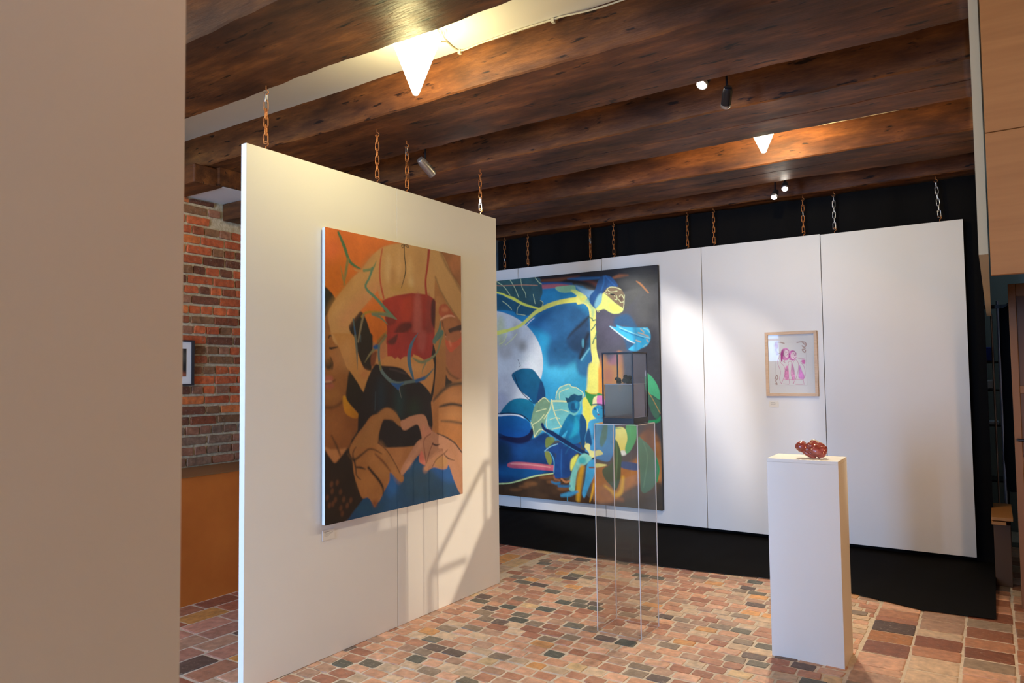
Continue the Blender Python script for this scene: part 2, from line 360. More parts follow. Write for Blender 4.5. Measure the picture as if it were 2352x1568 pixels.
# ------------------------------------------------------------------ brick wall pieces (left)
BP=[((150,80,50),5),((165,90,55),4),((120,70,48),4),((110,84,62),2.5),((95,62,48),2),((175,105,60),1.5),((130,96,78),2)]
BW=np.array([p[1] for p in BP]);BW=BW/BW.sum()
nb=0; zz=.858; ci=0; RV,RF,RC=[],[],[]
while zz<2.86:
    hz=min(.068,2.866-zz)
    if hz>.03:
        hdr=ci%2; yy=2.15+rng.uniform(0,.2)
        while yy<5.2:
            ly=rng.uniform(.095,.125) if (hdr and rng.random()<.85) else rng.uniform(.19,.235)
            c=lin(BP[rng.choice(len(BP),p=BW)][0])*rng.uniform(.8,1.15)*np.array([1.55,1.25,1.0])
            if zz<1.12: c=c*.35+lin((128,108,88))*.62
            V,Fc,C=piece(yy+ly/2,zz+hz/2,ly/2-.0065,hz/2-.0055,.012+rng.uniform(-.004,.005),c,jit=.005,cut=.25,z0=-.01)
            if not (zz+hz>2.73 and 3.36<yy+ly/2<3.64):
                V=[(-4.98+p[2],p[0],p[1]) for p in V]; Fc=[f[::-1] for f in Fc]; Fc=[f[::-1] for f in Fc]
                if 2.85<yy+ly/2<4.25 and nb<300: new('brick',colmesh('brick',V,Fc,C),M_brick,WL); nb+=1
                else:
                    b=len(RV); RV+=V; RC+=C; RF+=[tuple(b+q for q in f) for f in Fc]
            yy+=ly
    zz+=.0755; ci+=1
o=new('bricks_rest',colmesh('bricks_rest',RV,RF,RC),M_brick,WL); o['kind']='stuff'

# ------------------------------------------------------------------ hanging panels
def panel(loc,a,b,label,group):
    t=thing('partition_wall' if 'artition' in group else 'display_wall',label,'panel',loc,group)
    bx('white_board',a,b,M_panel,t,.0015); return t
SEAM=.0025
PX=-3.03; PT=.040
parts=[(2.19,3.265,'tall white partition board left of the seam, nearest to the brick wall'),(3.265,4.338,'tall white partition board right of the seam, with a stair rail shadow')]
for a,b,l in parts:
    panel((PX-PT/2,(a+b)/2,0),(PX-PT,a+(SEAM if a>2.5 else 0),.004),(PX,b-(SEAM if b<4 else 0),2.667),l,'white panels of the partition')
panel((-1.42,.3,0),(-1.44,-.20,.004),(-1.40,.862,2.667),'near white panel in shade filling the left edge of the view','white panels nearest the camera')
panel((-1.42,-.7,0),(-1.44,-1.28,.004),(-1.40,-.205,2.667),'white panel standing behind the near one, outside the view','white panels nearest the camera')
BYF=6.38; BYB=6.415
bs=[(-5.17,-4.177),(-4.177,-3.186),(-3.186,-2.178),(-2.178,-1.162),(-1.162,-.150)]
bl=['hanging white panel at the far left, mostly hidden behind the partition','hanging white panel behind the moon of the blue painting','hanging white panel carrying the right part of the blue painting','hanging white panel with the pale-framed pink print','hanging white panel at the far right end of the back row']
for (a,b),l in zip(bs,bl):
    panel(((a+b)/2,BYF+.018,.118),(a+SEAM,BYF,.118),(b-SEAM,BYB,2.645+(.006 if a<-1.2 and a>-3.2 else 0)),l,'hanging white panels of the back row')

# chains
def link_mesh(Lh,r,wd):
    bm=bmesh.new(); pts=[]
    for k in range(6): a=math.pi*k/5; pts.append((wd*math.cos(a),0,Lh-wd+wd*math.sin(a)))
    for k in range(6): a=math.pi+math.pi*k/5; pts.append((wd*math.cos(a),0,-(Lh-wd)+wd*math.sin(a)))
    tube(bm,pts,r,6,True); me=bpy.data.meshes.new('link'); bm.to_mesh(me); bm.free()
    for p in me.polygons: p.use_smooth=True
    return me
def hook_mesh(s):
    bm=bmesh.new(); pts=[(0,0,.045),(0,0,.026)]
    for k in range(9): a=math.pi*.5-math.pi*1.45*k/8; pts.append((.0125*math.cos(a)*1.0-.0,0,.0125*math.sin(a)+.010))
    pts=[(p[0],p[1],p[2]*s) for p in pts]
    tube(bm,pts,.0028,6); me=bpy.data.meshes.new('hook'); bm.to_mesh(me); bm.free()
    for p in me.polygons: p.use_smooth=True
    return me
NL=7; ztop,zbot=3.0,2.667
def chain(x,y,zb,label,silver=(),rot=0.,lean=0.,group=None):
    t=thing('hanging_chain',label,'chain',(x,y,zb),group)
    span=3.0-zb; n=6; z0=.040; z1=span-.040; p=(z1-z0)/n; Lh=p/2+.0075
    key=('L',round(Lh,4))
    if key not in MESH: MESH[key]=(link_mesh(Lh,.0028,.0105))
    for k in range(n):
        me=MESH[key]
        zc=z0+p*(k+.5)
        m=M_steel if k in silver else M_rust
        me2=MESH.setdefault((key,m.name),me.copy())
        if not me2.materials: me2.materials.append(m)
        o=new('link',me2,None,t); o.location=(lean*(zc),0,zc); o.rotation_euler=(0,lean,rot+(math.pi/2)*(k%2)+.0)
    for s,zz in ((-1,.042),(1,span-.042)):
        k=('H',s)
        if k not in MESH:
            MESH[k]=hook_mesh(s); MESH[k].materials.append(M_rust)
        o=new('hook',MESH[k],None,t); o.location=(lean*zz,0,zz-s*.0); o.rotation_euler=(0,0,rot)
    return t
MESH={}
G='chains carrying the partition panels'
chain(-3.05,2.32,2.667,'rusty chain nearest the left end of the partition, under the first beam',(5,),.5,0,G)
chain(-3.05,3.12,2.667,'orange rusty chain just left of the partition seam',(),.5,0,G)
chain(-3.05,3.385,2.667,'rusty chain just right of the partition seam, with a silver topmost link',(5,),.2,0,G)
chain(-3.05,4.172,2.667,'thin rusty chain above the right end of the partition',(0,1),1.1,0,G)
G='chains carrying the back row panels'
bc=[(-4.97,'rusty chain hidden behind the partition at the far left',()),(-4.36,'rusty chain at far left, first beyond the partition edge',(1,)),(-4.062,'rusty chain directly right of the first one beyond the partition',()),
(-3.32,'rusty chain above the middle of the blue painting, left of its pair',(3,)),(-3.06,'rusty chain above the blue painting, right one of the pair beside its seam',()),(-2.31,'rusty chain above the upper right corner of the blue painting',()),
(-2.063,'rusty chain right of the blue painting corner, left of the two bright spots',()),(-1.295,'rusty chain above the pink print, right of the two bright spots',(3,)),(-1.052,'silver-grey chain right of the pink print chain, above the seam',(0,1,2,3,4,5)),(-.30,'slightly tilted silver chain at the far right end of the back row',(0,1,2,3,4,5))]
for i,(x,l,s) in enumerate(bc):
    chain(x,6.40,2.647,l,s,[.3,.9,.2,1.2,.5,.8,.1,.4,.25,.3,.4][i],(-.06 if i==9 else 0),G)

# ------------------------------------------------------------------ curtain
bm=bmesh.new(); nx=260; rows=[]
def foldy(x): return .018*math.sin(x*9.3)+.012*math.sin(x*23+1)+.01*noise.noise(Vector((x*6,0,3)))
def edgey(x): return np.interp(x,[-5,-3.72,-2.74,-2.0,-1.39,-.84,-.42,-.05,.1],[5.30,5.32,5.31,5.36,5.43,5.36,5.21,5.24,5.3])+.012*noise.noise(Vector((x*5,2,0)))
for i in range(nx+1):
    xx=-4.5+4.46*i/nx; f=foldy(xx); e=edgey(xx); row=[]
    for zz in np.linspace(2.985,.12,14): row.append((xx,6.475+f*.8,zz))
    row.append((xx,6.462,.07))
    for t in np.linspace(0,1,10):
        yv=6.43+(e-6.43)*t; hv=.062*(1-t)**1.2+.020+.008*noise.noise(Vector((xx*7,yv*3,1)))
        row.append((xx,yv,hv if t<1 else .011))
    rows.append([bm.verts.new(p) for p in row])
for a,b in zip(rows,rows[1:]):
    for j in range(len(a)-1): bm.faces.new((a[j],b[j],b[j+1],a[j+1]))
cu=obj('black_curtain',bm,M_black,None,True); tag(cu,'black cloth curtain behind the back row panels, pooling forward on the brick floor','curtain')

# ------------------------------------------------------------------ painting rasteriser (designs laid out in the canvas' own plane)
def homography(src,dst):
    A=[]
    for (x,y),(u,v) in zip(src,dst):
        A.append([x,y,1,0,0,0,-u*x,-u*y,-u]); A.append([0,0,0,x,y,1,-v*x,-v*y,-v])
    return np.linalg.svd(np.array(A,float))[2][-1].reshape(3,3)
class Canvas:
    def __init__(s,corners,W,H,u0,u1,nx,ny,gain,base):
        s.H=homography(corners,[(0,0),(1,0),(1,1),(0,1)]); s.W,s.Ht=W,H
        s.xs=np.linspace(u0,u1,nx)*W; s.ys=np.linspace(0,1,ny)*H; s.X,s.Y=np.meshgrid(s.xs,s.ys)
        s.gain=np.array(gain); s.img=np.ones((ny,nx,3))*s.c(base); s.T=(0,0,1)
        s.ppm=1.0
        g=np.random.default_rng(3); s.ns=sum(s._noise(g,k,nx,ny)*a for k,a in ((9,.5),(22,.3),(60,.2)))
    def _noise(s,g,k,nx,ny):
        a=g.normal(size=(k+2,k+2)); gx=np.linspace(0,k,nx); gy=np.linspace(0,k,ny); ix,iy=gx.astype(int),gy.astype(int); fx,fy=gx-ix,gy-iy
        fx=fx*fx*(3-2*fx); fy=fy*fy*(3-2*fy)
        return (a[iy][:,ix]*(1-fx)+a[iy][:,ix+1]*fx)*(1-fy)[:,None]+(a[iy+1][:,ix]*(1-fx)+a[iy+1][:,ix+1]*fx)*fy[:,None]
    def c(s,rgb): return np.clip(lin(rgb)*s.gain,.003,.86)
    def tr(s,pts):
        ox,oy,sc=s.T; P=np.array(pts,float); P=np.c_[ox+P[:,0]/sc,oy+P[:,1]/sc,np.ones(len(P))]@s.H.T
        return np.c_[P[:,0]/P[:,2]*s.W,P[:,1]/P[:,2]*s.Ht]
    def smooth(s,P,closed):
        n=len(P); out=[]
        rng_=range(n) if closed else range(n-1)
        for i in rng_:
            p0=P[i-1] if (closed or i>0) else P[i]; p1=P[i]; p2=P[(i+1)%n]; p3=P[(i+2)%n] if (closed or i+2<n) else P[(i+1)%n]
            for t in (0,.25,.5,.75): out.append(.5*((2*p1)+(-p0+p2)*t+(2*p0-5*p1+4*p2-p3)*t*t+(-p0+3*p1-3*p2+p3)*t**3))
        if not closed: out.append(P[-1])
        return np.array(out)
    def _dist(s,P,closed,X,Y,Wd=None):
        D=np.full(X.shape,1e9); n=len(P)
        for i in range(n if closed else n-1):
            a,b=P[i],P[(i+1)%n]; d=b-a; l=d@d+1e-12
            t=np.clip(((X-a[0])*d[0]+(Y-a[1])*d[1])/l,0,1)
            q=np.hypot(X-a[0]-t*d[0],Y-a[1]-t*d[1])
            if Wd is not None: q=q-(Wd[i]+(Wd[(i+1)%n]-Wd[i])*t)
            D=np.minimum(D,q)
        return D
    def win(s,P,m):
        a,b=P.min(0)-m,P.max(0)+m
        i0,i1=np.searchsorted(s.xs,a[0]),np.searchsorted(s.xs,b[0]); j0,j1=np.searchsorted(s.ys,a[1]),np.searchsorted(s.ys,b[1])
        return slice(j0,j1),slice(i0,i1)
    def blend(s,w,al,col,col2=None,dirv=None,P=None,tex=.10):
        al=al[...,None]
        cc=s.c(col)
        if col2 is not None:
            X,Y=s.X[w],s.Y[w]; d=np.array(dirv,float); d/=np.linalg.norm(d); pr=X*d[0]+Y*d[1]; e=P@d; t=np.clip((pr-e.min())/(np.ptp(e)+1e-9),0,1)[...,None]
            cc=cc*(1-t)+s.c(col2)*t
        cc=cc*(1+s.ns[w][...,None]*tex)
        s.img[w]=s.img[w]*(1-al)+np.clip(cc,.002,.88)*al
    def poly(s,pts,col,soft=.004,curve=True,col2=None,dirv=(0,1),a=1.,tex=.12):
        P=s.tr(pts)
        if curve and len(P)>3: P=s.smooth(P,True)
        w=s.win(P,soft*2+.01); X,Y=s.X[w],s.Y[w]
        if X.size==0: return
        ins=np.zeros(X.shape,bool); n=len(P)
        for i in range(n):
            p,q=P[i],P[(i+1)%n]
            if abs(p[1]-q[1])<1e-12: continue
            c=((p[1]>Y)!=(q[1]>Y))&(X<(q[0]-p[0])*(Y-p[1])/(q[1]-p[1])+p[0]); ins^=c
        D=s._dist(P,True,X,Y); D=np.where(ins,-D,D)
        al=np.clip(.5-D/(2*soft),0,1); al=al*al*(3-2*al)*a
        s.blend(w,al,col,col2,dirv,P,tex)
    def line(s,pts,wd,col,soft=.003,a=1.,curve=True,tex=.12):
        P=s.tr(pts); ox,oy,sc=s.T
        # local scale: canvas units per drawing unit
        q=s.tr([pts[0],(pts[0][0]+10,pts[0][1]),(pts[0][0],pts[0][1]+10)]); k=math.sqrt(abs((q[1][0]-q[0][0])*(q[2][1]-q[0][1])-(q[1][1]-q[0][1])*(q[2][0]-q[0][0])))/10
        Wd=np.array(wd if hasattr(wd,'__len__') else [wd]*len(pts),float)*k/2
        if curve and len(P)>2:
            Q=s.smooth(P,False); Wd=np.interp(np.linspace(0,len(P)-1,len(Q)),range(len(P)),Wd); P=Q
        w=s.win(P,Wd.max()+soft*2); X,Y=s.X[w],s.Y[w]
        if X.size==0: return
        D=s._dist(P,False,X,Y,Wd); al=np.clip(.5-D/(2*soft),0,1)*a
        s.blend(w,al,col,tex=tex)
    def ell(s,c,r,col,soft=.004,a=1.,ang=0,tex=.12):
        th=np.linspace(0,2*math.pi,56 if r[0]>100 else 22,endpoint=False); ca,sa=math.cos(ang),math.sin(ang)
        s.poly([(c[0]+r[0]*math.cos(t)*ca-r[1]*math.sin(t)*sa,c[1]+r[0]*math.cos(t)*sa+r[1]*math.sin(t)*ca) for t in th],col,soft,False,a=a,tex=tex)
    def mesh(s,name,place):
        ny,nx=s.X.shape; co=place(s.X.ravel(),s.Y.ravel()); me=bpy.data.meshes.new(name)
        i=np.arange(ny*nx).reshape(ny,nx); q=np.stack([i[:-1,:-1],i[1:,:-1],i[1:,1:],i[:-1,1:]],-1).reshape(-1,4)
        me.vertices.add(len(co)); me.vertices.foreach_set('co',co.ravel().astype(np.float32))
        me.loops.add(q.size); me.loops.foreach_set('vertex_index',q.ravel().astype(np.int32))
        me.polygons.add(len(q)); me.polygons.foreach_set('loop_start',np.arange(0,q.size,4,dtype=np.int32)); me.polygons.foreach_set('loop_total',np.full(len(q),4,np.int32))
        me.update(); a=me.color_attributes.new('Col','FLOAT_COLOR','POINT'); a.data.foreach_set('color',np.c_[s.img.reshape(-1,3),np.ones(ny*nx)].ravel().astype(np.float32)); return me
# ------------------------------------------------------------------ painting 1 (figure seen from behind, heart of hands)
P1=Canvas([(747,519),(1056,588),(1066,1134),(746,1207)],1.200,1.609,0,1,262,352,(1.08,1.08,1.25),(165,110,60))
p,l,e=P1.poly,P1.line,P1.ell
A=(730,500,5.6); B=(730,770,6.534); Cc=(730,960,6.031)
P1.T=A
p([(60,60),(1100,300),(840,380),(560,640),(350,870),(220,1030),(60,960)],(204,104,42),.02,col2=(186,100,22),dirv=(.3,1))
p([(60,500),(330,480),(300,900),(60,940)],(186,98,20),.05,a=.8); e((160,400),(120,130),(206,98,52),.05,a=.6)
p([(740,900),(830,1040),(900,1300),(890,1568),(700,1568),(640,1350),(540,1200),(640,1060)],(200,108,34),.006,col2=(196,104,22))
p([(1540,420),(1840,480),(1845,980),(1700,760),(1600,560)],(150,98,56),.02,col2=(140,90,48)); e((1740,620),(60,110),(176,112,66),.04,a=.6)
# face, neck on the left
p([(60,1200),(160,1180),(300,1568),(60,1568)],(140,92,44),.01)
P1.T=B
p([(90,-40),(260,-20),(440,430),(485,500),(475,640),(455,800),(380,950),(300,1020),(200,1060),(90,1060)],(150,98,46),.006,col2=(124,78,34),dirv=(.2,1))
e((260,330),(90,170),(176,118,66),.05,a=.55); e((200,880),(110,80),(164,110,50),.05,a=.6)
p([(90,1050),(230,1050),(370,960),(420,1130),(620,1200),(600,1500),(560,1640),(90,1640)],(126,76,32),.01)
e((230,1350),(110,180),(152,96,46),.06,a=.5); e((480,1250),(60,120),(110,64,24),.05,a=.6)
l([(110,1055),(230,1050),(330,1000),(390,930)],26,(70,42,20),.01,a=.8)
l([(180,160),(230,158),(300,145)],[24,26,10],(48,34,22),.003); l([(180,160),(210,175)],12,(40,28,20))
l([(160,0),(170,-25),(200,-28),(240,0)],10,(60,42,24))
e((165,410),(55,75),(62,44,22),.012); e((150,360),(40,45),(120,84,38),.02,a=.9); l([(190,300),(225,390),(215,470)],16,(60,42,22),.006)
e((160,620),(70,50),(160,90,66),.012); e((160,668),(60,22),(186,140,100),.008); e((170,725),(75,48),(150,84,58),.012); l([(110,690),(180,685),(260,640)],12,(84,46,30),.006)
p([(375,910),(425,890),(560,1100),(640,1140),(630,1200),(540,1215),(410,1130)],(180,128,22),.005,col2=(164,104,16))
P1.T=A
p([(60,880),(150,910),(228,1025),(190,1090),(100,1240),(60,1240)],(38,32,16),.006)
l([(140,1520),(160,1490),(200,1500)],14,(58,40,20))
# black hair behind the arm
p([(400,1340),(470,1250),(540,1180),(600,1240),(660,1400),(700,1600),(560,1640),(430,1600)],(36,30,20),.006)
P1.T=B
p([(500,-60),(790,-60),(822,60),(820,260),(800,520),(740,505),(690,450),(630,330),(580,160)],(36,28,18),.006)
p([(475,500),(560,600),(700,830),(690,960),(625,1140),(560,1090),(430,920),(440,720)],(40,32,19),.006,col2=(32,24,15))
P1.T=A
# torso and back
p([(800,400),(900,350),(1070,325),(1250,360),(1560,440),(1640,620),(1520,760),(1510,1080),(1200,990),(850,1040),(770,900),(760,520)],(182,140,82),.008,tex=.05)
for c,r,k in (((900,640),(35,170),(200,166,112)),((1040,600),(30,200),(196,156,100)),((960,760),(26,120),(166,122,68)),((1180,700),(40,190),(190,156,98)),((1300,600),(50,160),(176,134,76)),((1200,830),(25,60),(206,176,120)),((1080,900),(150,40),(172,134,62))): e(c,r,k,.03,a=.7)
# left arm
p([(840,385),(700,470),(560,650),(440,760),(330,890),(225,1030),(150,1160),(130,1250),(150,1360),(230,1600),(470,1600),(400,1400),(415,1340),(560,1160),(700,1000),(790,860),(800,600)],(184,140,80),.007,tex=.05)
e((300,1180),(120,140),(190,148,88),.06,a=.6); l([(330,1300),(450,1150),(620,1000),(760,880)],90,(190,122,84),.05,a=.55); l([(140,1180),(240,1030),(420,790)],34,(166,116,40),.03,a=.5); l([(700,480),(560,650)],30,(156,112,66),.03,a=.6)
P1.T=B
p([(190,-60),(250,-20),(430,440),(480,500),(600,680),(695,825),(735,690),(800,520),(760,500),(690,470),(640,350),(580,180),(520,-40)],(178,126,62),.006,tex=.05); e((700,560),(60,60),(170,104,60),.03,a=.6); e((430,250),(80,200),(190,144,88),.06,a=.5)
P1.T=A
# right arm
p([(1440,410),(1560,440),(1640,560),(1720,730),(1850,960),(1850,1370),(1700,1180),(1580,960),(1510,820),(1500,700)],(182,142,84),.007,tex=.05)
l([(1570,440),(1640,600),(1750,780),(1850,960)],26,(110,78,42),.015,a=.8); l([(1505,760),(1570,930),(1700,1150),(1850,1370)],18,(104,74,38),.01,a=.8)
p([(1500,800),(1560,930),(1640,1080),(1700,1190),(1560,1200),(1500,1100)],(158,108,56),.008)
# right column, mouth
p([(1500,1050),(1620,1080),(1600,1600),(1490,1600)],(166,116,62),.01)
p([(1590,1200),(1700,1180),(1850,1370),(1850,1600),(1600,1600)],(150,96,54),.01)
p([(1555,1140),(1600,1100),(1650,1110),(1720,1200),(1740,1260),(1640,1275),(1560,1240)],(164,84,50),.006); e((1630,1170),(40,26),(188,116,72),.015)
e((1700,1370),(90,90),(160,104,58),.02); p([(1675,1430),(1760,1390),(1850,1370),(1850,1470),(1740,1500)],(66,44,30),.006)
l([(1575,1300),(1640,1260),(1710,1250),(1760,1270)],[16,24,20,8],(204,156,120),.004); l([(1600,1330),(1620,1450),(1660,1530)],12,(80,54,34),.006)
l([(1640,1515),(1700,1545),(1780,1520),(1850,1440)],[14,26,24,20],(208,158,118),.004)
P1.T=B
p([(1900,20),(2170,-40),(2170,640),(2060,600),(1960,480),(1905,300)],(160,100,62),.01,tex=.08); p([(1905,50),(2000,95),(2080,70),(2160,0),(2140,110),(2060,190),(1995,240),(1935,170)],(188,88,54),.006); l([(1975,80),(1990,130)],26,(206,140,100),.012,a=.7)
p([(1910,560),(1960,640),(2020,690),(1910,760)],(50,40,26),.006); l([(1930,480),(2000,580),(2160,670)],18,(88,62,38),.012)
p([(1770,-60),(1900,-60),(1912,780),(1760,960),(1745,700)],(168,118,62),.006,col2=(150,100,48),dirv=(0,1))
p([(1705,100),(1760,200),(1775,420),(1745,820),(1700,980),(1678,760),(1680,350)],(34,28,20),.005)
p([(1700,1000),(1790,930),(1900,800),(2000,740),(2200,690),(2200,1640),(1850,1640),(1740,1300),(1700,1100)],(178,122,66),.007,col2=(168,108,50))
e((2050,900),(120,70),(196,138,84),.05,a=.6); e((2050,1170),(130,60),(192,140,82),.05,a=.6)
l([(1740,960),(1860,830),(2000,730),(2180,705)],[20,40,44,40],(84,68,46),.01); l([(1830,1055),(1900,1035),(2030,1015),(2180,1045)],[16,34,34,30],(52,42,30),.008); l([(1860,1270),(2020,1280),(2180,1310)],[8,26,22],(80,64,40),.01)
# waist
p([(900,180),(1040,250),(1300,300),(1720,300),(1700,860),(1560,700),(1430,640),(1300,560),(1180,450),(950,430),(880,400)],(182,128,68),.006,tex=.05); e((1500,480),(110,90),(196,146,84),.04,a=.7)
p([(990,20),(1050,60),(1040,250),(960,340),(930,200)],(172,112,66),.008); p([(800,280),(850,220),(890,230),(850,420),(800,420)],(112,60,30),.008)
P1.T=A
# red top
p([(825,1050),(900,1015),(1000,985),(1200,955),(1390,975),(1470,1020),(1510,1070),(1500,1300),(1500,1600),(880,1600),(890,1400),(850,1200)],(146,44,30),.005,curve=False,tex=.2)
p([(1090,1040),(1200,1020),(1200,1280),(1100,1330),(1060,1200)],(164,54,30),.02); p([(1240,1020),(1320,1020),(1330,1600),(1230,1600)],(166,84,70),.022,a=.85)
p([(1400,1020),(1450,1060),(1470,1600),(1390,1600)],(128,50,40),.02,a=.7); p([(1460,1060),(1508,1075),(1500,1400),(1455,1300)],(56,24,18),.012,a=.9)
p([(1040,1360),(1180,1330),(1200,1400),(1060,1500),(980,1568),(940,1568)],(84,28,20),.015,a=.9); p([(880,1200),(960,1200),(1000,1330),(900,1360)],(110,36,26),.012,a=.8)
l([(825,392),(795,600),(800,800),(845,1015)],[16,22,22,26],(172,76,46),.004); l([(1420,412),(1405,600),(1380,800),(1392,985)],[38,32,26,34],(152,50,32),.004)
l([(1105,345),(1110,500),(1125,640),(1110,750),(1070,890)],[10,12,16,12,5],(46,44,26),.002)
l([(1105,350),(1085,385),(1070,350),(1105,348),(1150,350),(1155,380),(1105,350)],8,(34,30,20),.002)
P1.T=B
p([(1035,-60),(1735,-60),(1720,200),(1700,310),(1600,350),(1500,290),(1430,285),(1380,330),(1330,290),(1290,300),(1240,345),(1200,300),(1160,330),(1110,290),(1045,290)],(150,46,36),.005,curve=False,tex=.2)
p([(1500,-60),(1620,-60),(1600,200),(1510,200)],(164,78,66),.022,a=.8); p([(1050,60),(1110,20),(1200,-40),(1160,100),(1070,110)],(90,38,30),.01)
l([(1440,280),(1500,310),(1560,345)],20,(196,146,70),.006)
# black skirt and heart interior
p([(860,415),(960,428),(1180,450),(1300,500),(1430,640),(1560,700),(1690,850),(1705,1000),(1720,1420),(1500,1640),(560,1640),(600,1400),(615,1130),(690,820),(760,600)],(33,26,22),.006)
e((950,900),(70,260),(24,44,52),.06,a=.8); e((1230,980),(70,240),(26,56,54),.06,a=.8); e((1450,1080),(90,130),(32,52,34),.06,a=.7); l([(870,830),(860,1100)],12,(52,66,70),.004); l([(1080,480),(1200,510),(1330,560)],10,(76,58,54),.008)
l([(1220,735),(1235,830),(1258,915)],[10,12,4],(120,118,104),.003)
l([(965,500),(1100,690),(1200,790)],8,(48,38,30),.004)
P1.T=Cc
# blue skirt below
p([(60,1600),(370,1440),(640,1090),(860,1150),(1000,720),(1160,780),(1440,470),(1600,640),(1830,640),(2000,1000),(2060,1100),(1900,1130)],(26,74,106),.006,col2=(22,62,92),tex=.2)
p([(1580,660),(1820,650),(1930,860),(1780,860),(1640,760)],(26,88,152),.03,a=.8); e((1400,850),(200,120),(36,62,70),.08,a=.7); e((1030,900),(80,160),(28,92,150),.04,a=.7); e((1500,1050),(260,60),(22,56,66),.06,a=.7); e((700,1230),(200,70),(30,72,80),.06,a=.6)
# lace top
p([(80,490),(150,500),(235,600),(330,500),(430,390),(480,520),(530,840),(620,1060),(640,1100),(500,1290),(380,1430),(80,1500)],(38,27,16),.008)
for c in ((200,1000),(190,900),(315,1010),(245,1120),(360,1115),(460,1130),(410,1205),(270,880),(320,1240),(160,1200),(340,1320),(130,1090),(210,1180)): e(c,(22,42),(96,56,28),.008,a=.75,ang=.15)
# collar bones
l([(190,220),(260,360),(310,490)],[8,26,20],(70,42,20),.008); l([(560,180),(500,300),(420,420)],[30,24,30],(60,42,22),.012)
# left hand
p([(440,420),(520,250),(640,90),(760,-60),(930,-60),(900,20),(850,170),(800,305),(880,350),(970,430),(1040,530),(1110,660),(1195,800),(1175,880),(1100,830),(1010,740),(1000,860),(930,1000),(870,1100),(800,1225),(760,1170),(700,1090),(620,1100),(560,950),(500,740),(480,560)],(152,100,48),.006,tex=.08)
l([(860,380),(960,520),(1060,680),(1140,820)],70,(170,120,66),.03,a=.7); l([(800,120),(780,250)],60,(174,126,70),.03,a=.8); e((760,560),(60,60),(172,120,64),.05,a=.6); e((700,860),(110,120),(166,112,54),.05,a=.7); e((900,700),(90,110),(164,114,58),.04,a=.6); e((800,1180),(36,50),(104,50,26),.02,a=.7)
l([(420,480),(500,560),(620,480),(710,412),(800,425),(890,478)],[30,34,26,20,16,6],(72,48,22),.006); l([(500,560),(490,460),(550,350)],[24,18,8],(66,44,22),.006); l([(510,570),(530,690),(540,780),(600,840)],[30,18,14,4],(50,34,20),.005); l([(540,665),(600,670),(660,692)],[22,26,10],(50,34,20),.005)
l([(705,670),(780,760),(860,860),(910,960),(910,1050)],[30,34,34,30,10],(40,28,18),.006); l([(800,480),(920,600),(1010,720)],[10,26,10],(92,56,30),.008); l([(820,310),(960,430),(1080,620),(1150,760)],8,(60,34,26),.005)
P1.T=B
p([(540,1640),(640,1480),(760,1330),(860,1200),(960,1100),(1040,1065),(1130,1100),(1210,1190),(1260,1290),(1250,1350),(1190,1310),(1130,1250),(1050,1240),(980,1245),(950,1330),(920,1450),(870,1640)],(150,102,50),.007,tex=.08); l([(760,1400),(900,1230),(1040,1140),(1150,1190)],50,(166,114,60),.03,a=.7)
# right hand
p([(1250,1270),(1320,1240),(1400,1200),(1540,1198),(1600,1260),(1680,1390),(1760,1450),(1900,1520),(1900,1640),(1560,1640),(1570,1530),(1510,1320),(1400,1340),(1310,1405),(1265,1370)],(176,124,88),.006,tex=.08)
P1.T=Cc
p([(1160,90),(1200,20),(1290,-40),(1480,-60),(1560,130),(1650,200),(1790,250),(1900,330),(1990,420),(2060,520),(2070,1060),(1990,1045),(1900,850),(1830,650),(1800,690),(1740,705),(1650,680),(1600,680),(1520,722),(1485,690),(1500,640),(1430,610),(1410,560),(1440,470),(1350,560),(1200,765),(1155,750),(1180,660),(1250,530),(1380,320),(1455,250),(1400,80),(1310,100),(1220,150)],(176,126,90),.006,tex=.08)
p([(1410,560),(1440,440),(1475,500),(1500,630),(1450,620)],(196,112,88),.006); e((1720,600),(90,85),(178,132,78),.012); l([(1470,120),(1480,210),(1560,160)],40,(198,126,98),.02,a=.7); l([(1260,640),(1330,520),(1430,360)],50,(192,142,106),.02,a=.7)
for q,wd,c in (([(1570,205),(1490,270),(1480,380),(1505,560),(1510,620)],9,(110,52,44)),([(1605,330),(1560,450),(1520,610)],9,(112,56,46)),([(1600,345),(1650,365),(1700,352)],[16,20,6],(66,40,34)),([(1600,660),(1660,560),(1760,480),(1810,430)],10,(92,58,36)),([(1760,490),(1820,550),(1910,580)],[8,16,6],(74,52,34)),([(1660,200),(1780,250),(1900,330),(1980,430),(2050,520)],[8,16,20,18,14],(62,46,34))): l(q,wd,c,.004)
l([(1640,440),(1560,620),(1500,700)],50,(186,134,92),.02,a=.8); l([(1850,400),(1950,600),(2010,900)],60,(160,112,70),.04,a=.6)
# thorny vines
P1.T=A
TG=(88,122,92)
l([(265,180),(340,360),(400,530),(470,600),(545,640)],[30,46,40,34,16],(66,104,66),.003); l([(385,520),(360,680),(330,850)],[34,40,6],(118,112,60),.004); l([(290,600),(325,760),(345,840)],[4,24,10],(128,116,58),.004)
l([(460,640),(510,665),(590,665)],[10,24,26],(186,128,66),.004); l([(590,665),(700,640),(750,545)],[30,30,4],(112,126,82),.003); l([(700,640),(660,760),(615,880),(760,1030),(900,1190),(1015,1290)],[34,26,30,36,40,4],TG,.003)
l([(1015,1290),(880,1225),(700,1215),(800,1260),(895,1350)],[6,44,30,26,8],(104,118,88),.003); l([(570,1250),(620,1200),(720,1190),(860,1200)],[30,26,22,10],(152,124,36),.004); l([(590,1230),(560,1350),(520,1568)],[30,26,22],(120,108,78),.004); l([(455,1280),(475,1420),(495,1568)],[20,22,20],(72,90,84),.003); l([(470,1380),(485,1500)],14,(36,78,120),.003)
P1.T=B
